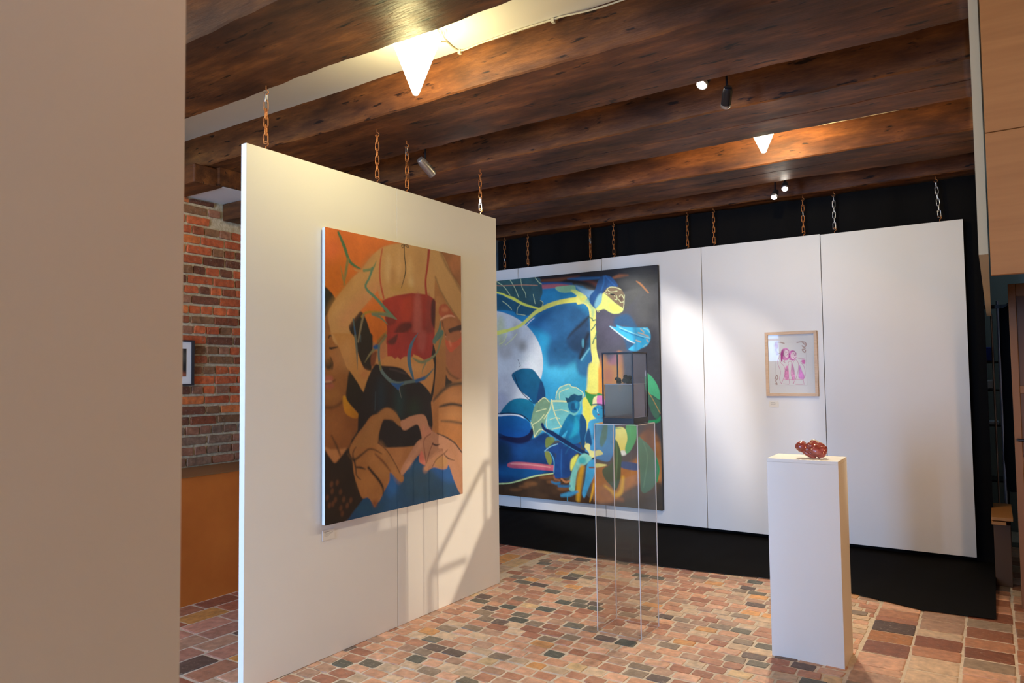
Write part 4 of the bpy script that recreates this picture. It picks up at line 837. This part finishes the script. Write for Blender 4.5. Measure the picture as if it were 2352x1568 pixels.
# sculpture: fused glossy lobes
def blob(parts,vox,loc,name,m,smooth=4,parent=None):
    bm=bmesh.new()
    for c,r,ang in parts:
        M=Matrix.Translation(c)@Matrix.Rotation(ang[2],4,'Z')@Matrix.Rotation(ang[1],4,'Y')@Matrix.Rotation(ang[0],4,'X')@Matrix.Diagonal((*r,1))
        bmesh.ops.create_icosphere(bm,subdivisions=3,radius=1,matrix=M)
    me=bpy.data.meshes.new(name); bm.to_mesh(me); bm.free(); o=new(name,me,m,parent); o.location=loc
    md=o.modifiers.new('r','REMESH'); md.mode='VOXEL'; md.voxel_size=vox; md.use_smooth_shade=True
    s=o.modifiers.new('s','SMOOTH'); s.iterations=smooth; s.factor=.6
    return o
M_cer=mat('glazed_red_brown_ceramic',(.3,.05,.03),.12); bsdf(M_cer).inputs['Coat Weight'].default_value=1.; bsdf(M_cer).inputs['Coat Roughness'].default_value=.05
n=noise_tex(M_cer,11,5,(1,1,1),.6); wv=N(M_cer,'ShaderNodeTexWave'); wv.bands_direction='Z'; wv.inputs['Scale'].default_value=9; wv.inputs['Distortion'].default_value=16; wv.inputs['Detail'].default_value=3; tc=N(M_cer,'ShaderNodeTexCoord'); L(M_cer,tc.outputs['Object'],wv.inputs[0])
r1=ramp(M_cer,n.outputs[0],[(.3,(.20,.018,.014)),(.5,(.40,.075,.055)),(.72,(.58,.18,.14))]); r2=ramp(M_cer,wv.outputs[0],[(.2,(.86,.82,.8)),(.8,(1.06,1.05,1.05))]); c=mixc(M_cer,1.0,r1.outputs[0],r2.outputs[0],'MULTIPLY')
# unglazed cream clay on the back and upper rim
sx=N(M_cer,'ShaderNodeSeparateXYZ'); L(M_cer,tc.outputs['Object'],sx.inputs[0]); ma=N(M_cer,'ShaderNodeMath',operation='MULTIPLY_ADD'); L(M_cer,sx.outputs[1],ma.inputs[0]); ma.inputs[1].default_value=22
n5=noise_tex(M_cer,9,2); L(M_cer,n5.outputs[0],ma.inputs[2]); r3=ramp(M_cer,ma.outputs[0],[(.80,(0,0,0)),(.86,(1,1,1))]); c=mixc(M_cer,r3.outputs[0],c,(.72,.56,.36)); L(M_cer,c,bsdf(M_cer).inputs['Base Color'])
sc=blob([((-.044,-.004,.056),(.034,.028,.029),(0,.3,0)),((-.046,.012,.060),(.029,.024,.029),(0,.25,0)),((.006,.000,.064),(.027,.022,.019),(0,.3,0)),((.034,-.006,.036),(.048,.030,.029),(0,.40,0)),((.058,-.002,.040),(.024,.024,.027),(0,.3,0)),((.030,-.004,.056),(.026,.020,.018),(0,.3,0)),((-.010,-.002,.022),(.044,.024,.016),(0,.5,0)),((.018,.024,.072),(.030,.018,.024),(0,.5,0)),((.046,.020,.056),(.034,.018,.026),(0,.6,0)),((.064,.018,.040),(.018,.018,.028),(0,.2,0)),((.044,-.004,.009),(.010,.010,.010),(0,0,0)),((-.010,-.004,.044),(.026,.018,.018),(0,.3,0))],.0020,(-.832,4.115,1.0425),'ceramic_sculpture',M_cer,2)
tag(sc,'glossy red-brown lumpy ceramic sculpture lying on the white plinth','sculpture')

# ------------------------------------------------------------------ acrylic stand, vitrine and its contents
ax0,ax1,ay0,ay1,az=-1.984,-1.705,3.832,4.09,1.213
t=thing('acrylic_stand','tall clear acrylic display stand carrying the black-framed vitrine','stand',((ax0+ax1)/2,(ay0+ay1)/2,0)); th=.006
bx('side_sheet',(ax0,ay0,0.001),(ax1,ay0+.001,az-th),M_acryl,t); bx('side_sheet',(ax0,ay1-.001,.001),(ax1,ay1,az-th),M_acryl,t)
bx('side_sheet',(ax0,ay0+.002,.001),(ax0+.001,ay1-.002,az-th),M_acryl,t); bx('side_sheet',(ax1-.001,ay0+.002,.001),(ax1,ay1-.002,az-th),M_acryl,t)
bx('top_sheet',(ax0,ay0,az-.004),(ax1,ay1,az),M_acryl,t)
for xx in (ax0,ax1-.0045):
    for yv in (ay0,ay1-.0045): bx('edge_strip',(xx,yv,.001),(xx+.0045,yv+.0045,az-.006),M_acryledge,t)
for zz in (.001,az-.006):
    for yv in (ay0,ay1-.004): bx('edge_strip',(ax0+.005,yv,zz),(ax1-.005,yv+.004,zz+.004),M_acryledge,t)
    for xx in (ax0,ax1-.004): bx('edge_strip',(xx,ay0+.005,zz),(xx+.004,ay1-.005,zz+.004),M_acryledge,t)
vx0,vx1,vy0,vy1,vz0,vz1=-1.938,-1.738,3.858,4.070,1.2135,1.632
t=thing('display_vitrine','small glass vitrine with thin black frame on the clear acrylic stand','display case',((vx0+vx1)/2,(vy0+vy1)/2,vz0))
bx('base',(vx0,vy0,vz0),(vx1,vy1,vz0+.032),M_metalblack,t,.001); fr=.0072
for xx in (vx0,vx1-fr):
    for yv in (vy0,vy1-fr): bx('corner_post',(xx,yv,vz0+.033),(xx+fr,yv+fr,vz1-fr),M_metalblack,t)
for yv in (vy0,vy1-fr): bx('top_rail',(vx0,yv,vz1-fr),(vx1,yv+fr,vz1),M_metalblack,t)
for xx in (vx0,vx1-fr): bx('top_rail',(xx,vy0+fr,vz1-fr),(xx+fr,vy1-fr,vz1),M_metalblack,t)
g0=vz0+.034; g1=vz1-fr-.0005
bx('glass_pane',(vx0+fr,vy0+.002,g0),(vx1-fr,vy0+.004,g1),M_case,t); bx('glass_pane',(vx0+fr,vy1-.004,g0),(vx1-fr,vy1-.002,g1),M_case,t)
bx('glass_pane',(vx0+.002,vy0+fr,g0),(vx0+.004,vy1-fr,g1),M_case,t); bx('glass_pane',(vx1-.004,vy0+fr,g0),(vx1-.002,vy1-fr,g1),M_case,t)
bx('glass_pane',(vx0+fr,vy0+fr,vz1-.004),(vx1-fr,vy1-fr,vz1-.002),M_case,t)
zt=vz0+.232
mb=thing('mirror_block','mirrored acrylic block inside the vitrine, under the small dark objects','block',((vx0+vx1)/2,(vy0+vy1)/2,vz0+.034))
bx('front_sheet',(vx0+.010,vy0+.010,vz0+.033),(vx1-.012,vy0+.013,zt-.004),M_mirror,mb); bx('side_sheet',(vx1-.013,vy0+.014,vz0+.033),(vx1-.010,vy1-.012,zt-.004),M_mirror,mb)
bx('side_sheet',(vx0+.010,vy0+.014,vz0+.033),(vx0+.013,vy1-.012,zt-.004),M_mirror,mb); bx('top_sheet',(vx0+.010,vy0+.010,zt-.004),(vx1-.010,vy1-.010,zt),mat('acrylic_top',(.55,.52,.50),.2),mb)
M_dark=mat('dark_polished_metal',(.05,.045,.045),.16,.9)
def cluster(loc,seed,s,m,name,label):
    rr=random.Random(seed); ps=[]
    for k in range(9): ps.append(((rr.uniform(-.018,.018)*s,rr.uniform(-.014,.014)*s,rr.uniform(.010,.036)*s),(rr.uniform(.008,.014)*s,)*3,(0,0,0)))
    ps.append(((0,0,.010*s),(.016*s,.014*s,.010*s),(0,0,0)))
    o=blob(ps,.0016,loc,name,m,1); tag(o,label,'sculpture'); return o
cluster((-1.845,3.90,zt),1,.92,M_dark,'metal_nugget','smaller dark metal lump at left on the block inside the vitrine')
cluster((-1.790,3.905,zt),5,1.12,M_dark,'metal_nugget','larger dark metal lump beside the corner post inside the vitrine')
cluster((-1.815,3.955,zt),9,.75,mat('clear_crystal',(.6,.58,.56),.08,.5),'crystal_lump','small pale glassy lump between the two dark lumps in the vitrine')

# ------------------------------------------------------------------ lamps and cables
def conelamp(p,label,hgt,rad,tip=.014,blockd=(.10,0)):
    t=thing('cone_lamp',label,'lamp',p)
    bm=bmesh.new(); lathe(bm,[(tip*.55,-.003),(tip,.0),(rad,hgt-.006),(rad*.985,hgt),(rad*.9,hgt)],48,None,True); obj('glass_shade',bm,M_cone,t,True)
    bm=bmesh.new(); box(bm,(-.05,-.05,hgt+.004),(.05,.05,3.219-p[2]),.002); obj('mount_block',bm,M_beam,t)
    return t
conelamp(LAMP1,'big glowing cone lamp between the first and second beams at upper left',.275,.118)
conelamp(LAMP2,'small distant glowing cone lamp in front of the golden lit beam at right',.18,.09)
conelamp(FILL_LEFT,'unseen cone lamp added over the left passage to brighten it',.22,.11)
conelamp(FILL_NEAR,'unseen cone lamp added above the camera to warm the near panel',.22,.11)
def cab(pts,r=.0035):
    bm=bmesh.new(); P=[Vector(q) for q in pts]; out=[]
    for i in range(len(P)-1):
        p0=P[max(i-1,0)];p1=P[i];p2=P[i+1];p3=P[min(i+2,len(P)-1)]
        for t in (0,.25,.5,.75): out.append(.5*((2*p1)+(-p0+p2)*t+(2*p0-5*p1+4*p2-p3)*t*t+(-p0+3*p1-3*p2+p3)*t**3))
    out.append(P[-1]); tube(bm,out,r,8); return bm
def raypt(px,py,Y):
    d=R@np.array([px-CX,py-CY,F]); return tuple(CAM+d*(Y/d[1]))
c1=[raypt(x_,y_,Y_) for x_,y_,Y_ in ((1004,58,2.70),(1010,80,2.72),(1008,95,2.74),(1025,96,2.82),(1055,105,2.94),(1100,97,2.935),(1180,70,2.93),(1270,33,2.935),(1290,36,2.935),(1350,25,2.935),(1430,0,2.935),(1560,-50,2.935)) ]
c1=[(q[0],q[1],min(q[2],3.212)) for q in c1]
cb=thing('power_cable','cream power cable looping from the big cone lamp along the beam edge','cable',c1[0])
cord=o=obj('cord',cab(c1,.0042),M_cable,cb,True); o.location=-Vector(c1[0])
c1b=[raypt(x_,y_,Y_) for x_,y_,Y_ in ((1008,95,2.74),(1003,70,2.71),(1012,56,2.71),(1020,75,2.72),(1012,96,2.73))]
o=obj('cord_loop',cab([(q[0],q[1],min(q[2],3.212)) for q in c1b],.003),M_cable,cb,True); o.location=-Vector(c1[0])
for q in (c1[4],c1[7]):
    bm=bmesh.new(); box(bm,(q[0]-.008,q[1]-.006,q[2]-.016),(q[0]+.008,q[1]+.014,q[2]+.006),.002); obj('cable_clip',bm,M_cable,cord)
c2=[(-1.19,5.0,3.19),(-1.12,5.15,3.2),(-1.0,5.235,3.2),(-.7,5.24,3.2),(-.45,5.24,3.2)]
o=obj('power_cable',cab(c2,.004),M_cable,None,True); tag(o,'pale cable running right from the small cone lamp along the golden beam','cable')
def spot(pos,tgt,label,body,Ln,rad,topz):
    d=(Vector(tgt)-Vector(pos)).normalized(); t=thing('ceiling_spotlight',label,'spotlight',pos,'small ceiling spotlights')
    M=d.to_track_quat('Z','Y').to_matrix().to_4x4()
    bm=bmesh.new(); lathe(bm,[(rad*.75,-Ln),(rad*.8,-Ln+.004),(rad,-Ln+.03),(rad,-.004),(rad,.004),(rad*.86,.004),(rad*.86,.0)],28,M,True); bo=obj('lamp_body',bm,body,t,True)
    bm=bmesh.new(); lathe(bm,[(rad*.80,.0045),(rad*.78,.0065)],24,M,True); obj('lens',bm,M_lens,bo)
    bm=bmesh.new(); lathe(bm,[(rad*1.03,-.012),(rad*1.05,.002),(rad*.95,.0065),(rad*.88,.005)],28,M,False); obj('rim',bm,M_satin,bo,True)
    bk=-d*(Ln*.55); up=topz-pos[2]
    bm=bmesh.new(); tube(bm,[bk,(bk.x,bk.y,up)],.006,8); obj('stem',bm,M_metalblack,t)
    bm=bmesh.new(); lathe(bm,[(.03,up-.02),(.03,up)],24,Matrix.Translation((bk.x,bk.y,0))); obj('ceiling_rose',bm,M_metalblack,t)
SL=['bright spotlight facing the camera near the middle of the ceiling','black spotlight seen edge-on with a bright rim, just right of the bright middle spot','pale-bodied spotlight angled away beside the partition chains','upper right of the two bright spots in front of the last beam','lower left of the two bright spots in front of the last beam']
for i,(p_,t_,e_,a_,c_) in enumerate(SPOTS):
    spot(p_,t_,SL[i],M_satin if i==2 else M_metalblack,[.10,.11,.14,.07,.07][i],[.030,.026,.030,.026,.026][i],3.219)

# ------------------------------------------------------------------ stair hall at the right, outside the frame
ST=thing('staircase','wooden staircase with handrail outside the frame at right','staircase',(.5,5.3,0))
bm=bmesh.new(); poly=[(4.38,0.),(5.228,1.017),(5.471,1.309),(5.50,1.313),(5.572,1.387),(5.95,1.84),(6.2,1.84),(6.2,0.)]
for s in (0,1): pass
va=[bm.verts.new((-.02,yv-5.3,zv)) for yv,zv in poly]; vb=[bm.verts.new((.02,yv-5.3,zv)) for yv,zv in poly]
bm.faces.new(va); bm.faces.new(vb[::-1])
for i in range(len(poly)): bm.faces.new((va[i],va[(i+1)%len(poly)],vb[(i+1)%len(poly)],vb[i])[::-1])
bmesh.ops.recalc_face_normals(bm,faces=bm.faces); obj('stringer',bm,M_doorwood,ST)
for k in range(4):
    zz=.22*(k+1); yv=4.52+k*.185; bx('tread',(.521,yv,zz-.03),(1.3,yv+.22,zz),M_doorwood,ST)
for q,rr,nm in (([(0,.17,1.557),(0,-.20,1.163)],.013,'handrail'),([(0,.17,1.557),(0,.75,1.56)],.014,'handrail'),([(0,-.20,1.163),(0,.03,1.172)],.013,'handrail'),([(0,.17,1.557),(0,.17,1.29)],.012,'post'),([(0,-.20,1.163),(0,-.20,.86)],.013,'post')):
    bm=bmesh.new(); tube(bm,q,rr,10); obj(nm,bm,M_doorwood,ST)
hl=thing('hall_spotlight','spotlight on the far right hall wall outside the frame','spotlight',HALL)
d=(Vector((-3.03,3.45,.55))-Vector(HALL)).normalized(); Mh=d.to_track_quat('Z','Y').to_matrix().to_4x4()
bm=bmesh.new(); lathe(bm,[(.06,-.22),(.09,-.16),(.09,-.012),(.075,-.02)],28,Mh,True); obj('lamp_body',bm,M_metalblack,hl,True)
bm=bmesh.new(); tube(bm,[-d*.12,(-d.x*.12,-d.y*.12,.62)],.01,8); obj('stem',bm,M_metalblack,hl)
fl=thing('fill_spot','unseen black standing spotlight added at right as warm fill','lamp',(FILL_SPOT[0],FILL_SPOT[1],0))
bm=bmesh.new(); lathe(bm,[(.13,.0),(.13,.012),(.012,.02),(.012,1.16),(.03,1.17),(.03,1.20)],28); obj('stand',bm,M_metalblack,fl,True)
df=(Vector((-.75,5.0,.75))-Vector(FILL_SPOT)).normalized()
bm=bmesh.new(); lathe(bm,[(.04,-.16),(.07,-.12),(.075,-.01),(.065,-.02)],28,Matrix.Translation((0,0,FILL_SPOT[2]))@df.to_track_quat('Z','Y').to_matrix().to_4x4(),True); obj('lamp_head',bm,M_metalblack,fl,True)

# ------------------------------------------------------------------ dark store room beyond the curtain
def P76(px_,py_,Y): return raypt(px_,py_,Y)
a=P76(2247,668,7.9); b=P76(2318,668,7.9)
# shelving rack
rk=thing('storage_rack','dark metal shelving in the store room behind the curtain edge','shelf',(.0,7.55,0))
for xx in (-.20,.055):
    for yv in (7.4,7.7): bx('upright',(xx,yv,0),(xx+.02,yv+.02,1.75),M_metalblack,rk)
for zz in (.55,1.02,1.32,1.56): bx('shelf_board',(-.20,7.4,zz),(.075,7.72,zz+.015),M_metalblack,rk)
blue=mat('blue_plastic',(.02,.05,.35),.4); wh=mat('white_plastic',(.75,.80,.95),.4)
q=P76(2262,792,7.5); o=bx('storage_tub',(-.18,7.42,1.576),(.01,7.66,1.70),blue,None,.01,False); tag(o,'blue plastic tub on the top shelf in the dark store room','box')
bm=bmesh.new(); box(bm,(-.17,7.42,1.336),(.0,7.6,1.42),.015); o=obj('white_bundle',bm,wh); tag(o,'pale blue-white bundle on the shelf beneath the blue tub','bundle')
bm=bmesh.new(); box(bm,(-.16,7.42,1.036),(.02,7.6,1.062),.004); o=obj('paper_stack',bm,wh); tag(o,'thin pale stack of paper on a lower shelf of the dark store room','paper')
tk=thing('coat_stand','tall black stand hung with dark cloth in the store room doorway','stand',(.045,6.9,0))
bm=bmesh.new(); tube(bm,[(0,0,0),(0,0,2.05)],.012,10); obj('pole',bm,M_satin,tk); bm=bmesh.new(); tube(bm,[(-.045,.02,.0),(-.045,.02,1.95)],.008,10); obj('pole',bm,M_satin,tk)
bm=bmesh.new(); rr_=[]
for k,(r_,z_) in enumerate([(.02,2.03),(.075,1.98),(.085,1.7),(.075,1.2),(.085,.8),(.07,.55)]):
    rr_.append([bm.verts.new((.085+r_*math.cos(2*math.pi*j/20)*(1+.12*math.sin(5*j+k)),.02+r_*math.sin(2*math.pi*j/20)*(1+.12*math.cos(3*j+k)),z_)) for j in range(20)])
for a_,b_ in zip(rr_,rr_[1:]):
    for j in range(20): bm.faces.new((a_[j],a_[(j+1)%20],b_[(j+1)%20],b_[j]))
bm.faces.new(rr_[0][::-1]); bm.faces.new(rr_[-1]); obj('hanging_cloth',bm,M_black,tk,True)
bm=bmesh.new(); box(bm,(-.13,-.015,1.99),(.19,.015,2.02)); obj('cross_bar',bm,M_metalblack,tk)
# wooden door standing open
dr=struct(thing('door_1',None,None,(.195,5.6,0)))
bm=bmesh.new()
for x_a,x_b,z_a,z_b in ((-.10,-.06,0,2.05),(.42,.50,0,2.05),(-.06,.42,0,.22),(-.06,.42,1.97,2.05),(-.06,.42,1.35,1.40),(-.06,.42,.85,.95),(.0,.02,.95,1.97)): box(bm,(x_a,-.02,z_a),(x_b,.02,z_b),.003)
obj('door_frame',bm,M_doorwood,dr)
bm=bmesh.new(); box(bm,(-.06,-.006,.22),(.42,.006,1.97)); obj('door_panel',bm,mat('door_panel_wood',(.10,.04,.014),.5),dr)
bm=bmesh.new(); tube(bm,[(-.08,-.02,1.06),(-.08,-.06,1.06),(.0,-.06,1.06)],.009,8); obj('door_handle',bm,M_metalblack,dr)
for k,(q,lab) in enumerate((((-.03,6.2,.30),'upper orange-lit plank end sticking out beside the curtain'),((-.06,6.15,.265),'lower orange-lit plank end sticking out beside the curtain'))):
    o=bx('wood_plank',(-.05,6.05,.46-k*.03),(.075-k*.04,6.7,.482-k*.03),M_ply,None,.002,False); tag(o,lab,'plank')
o=bx('wood_crate',(-.04,6.1,0),(.06,6.7,.425),mat('crate_wood',(.10,.045,.018),.7),None,.004,False); tag(o,'dark wooden crate under the orange planks','crate')
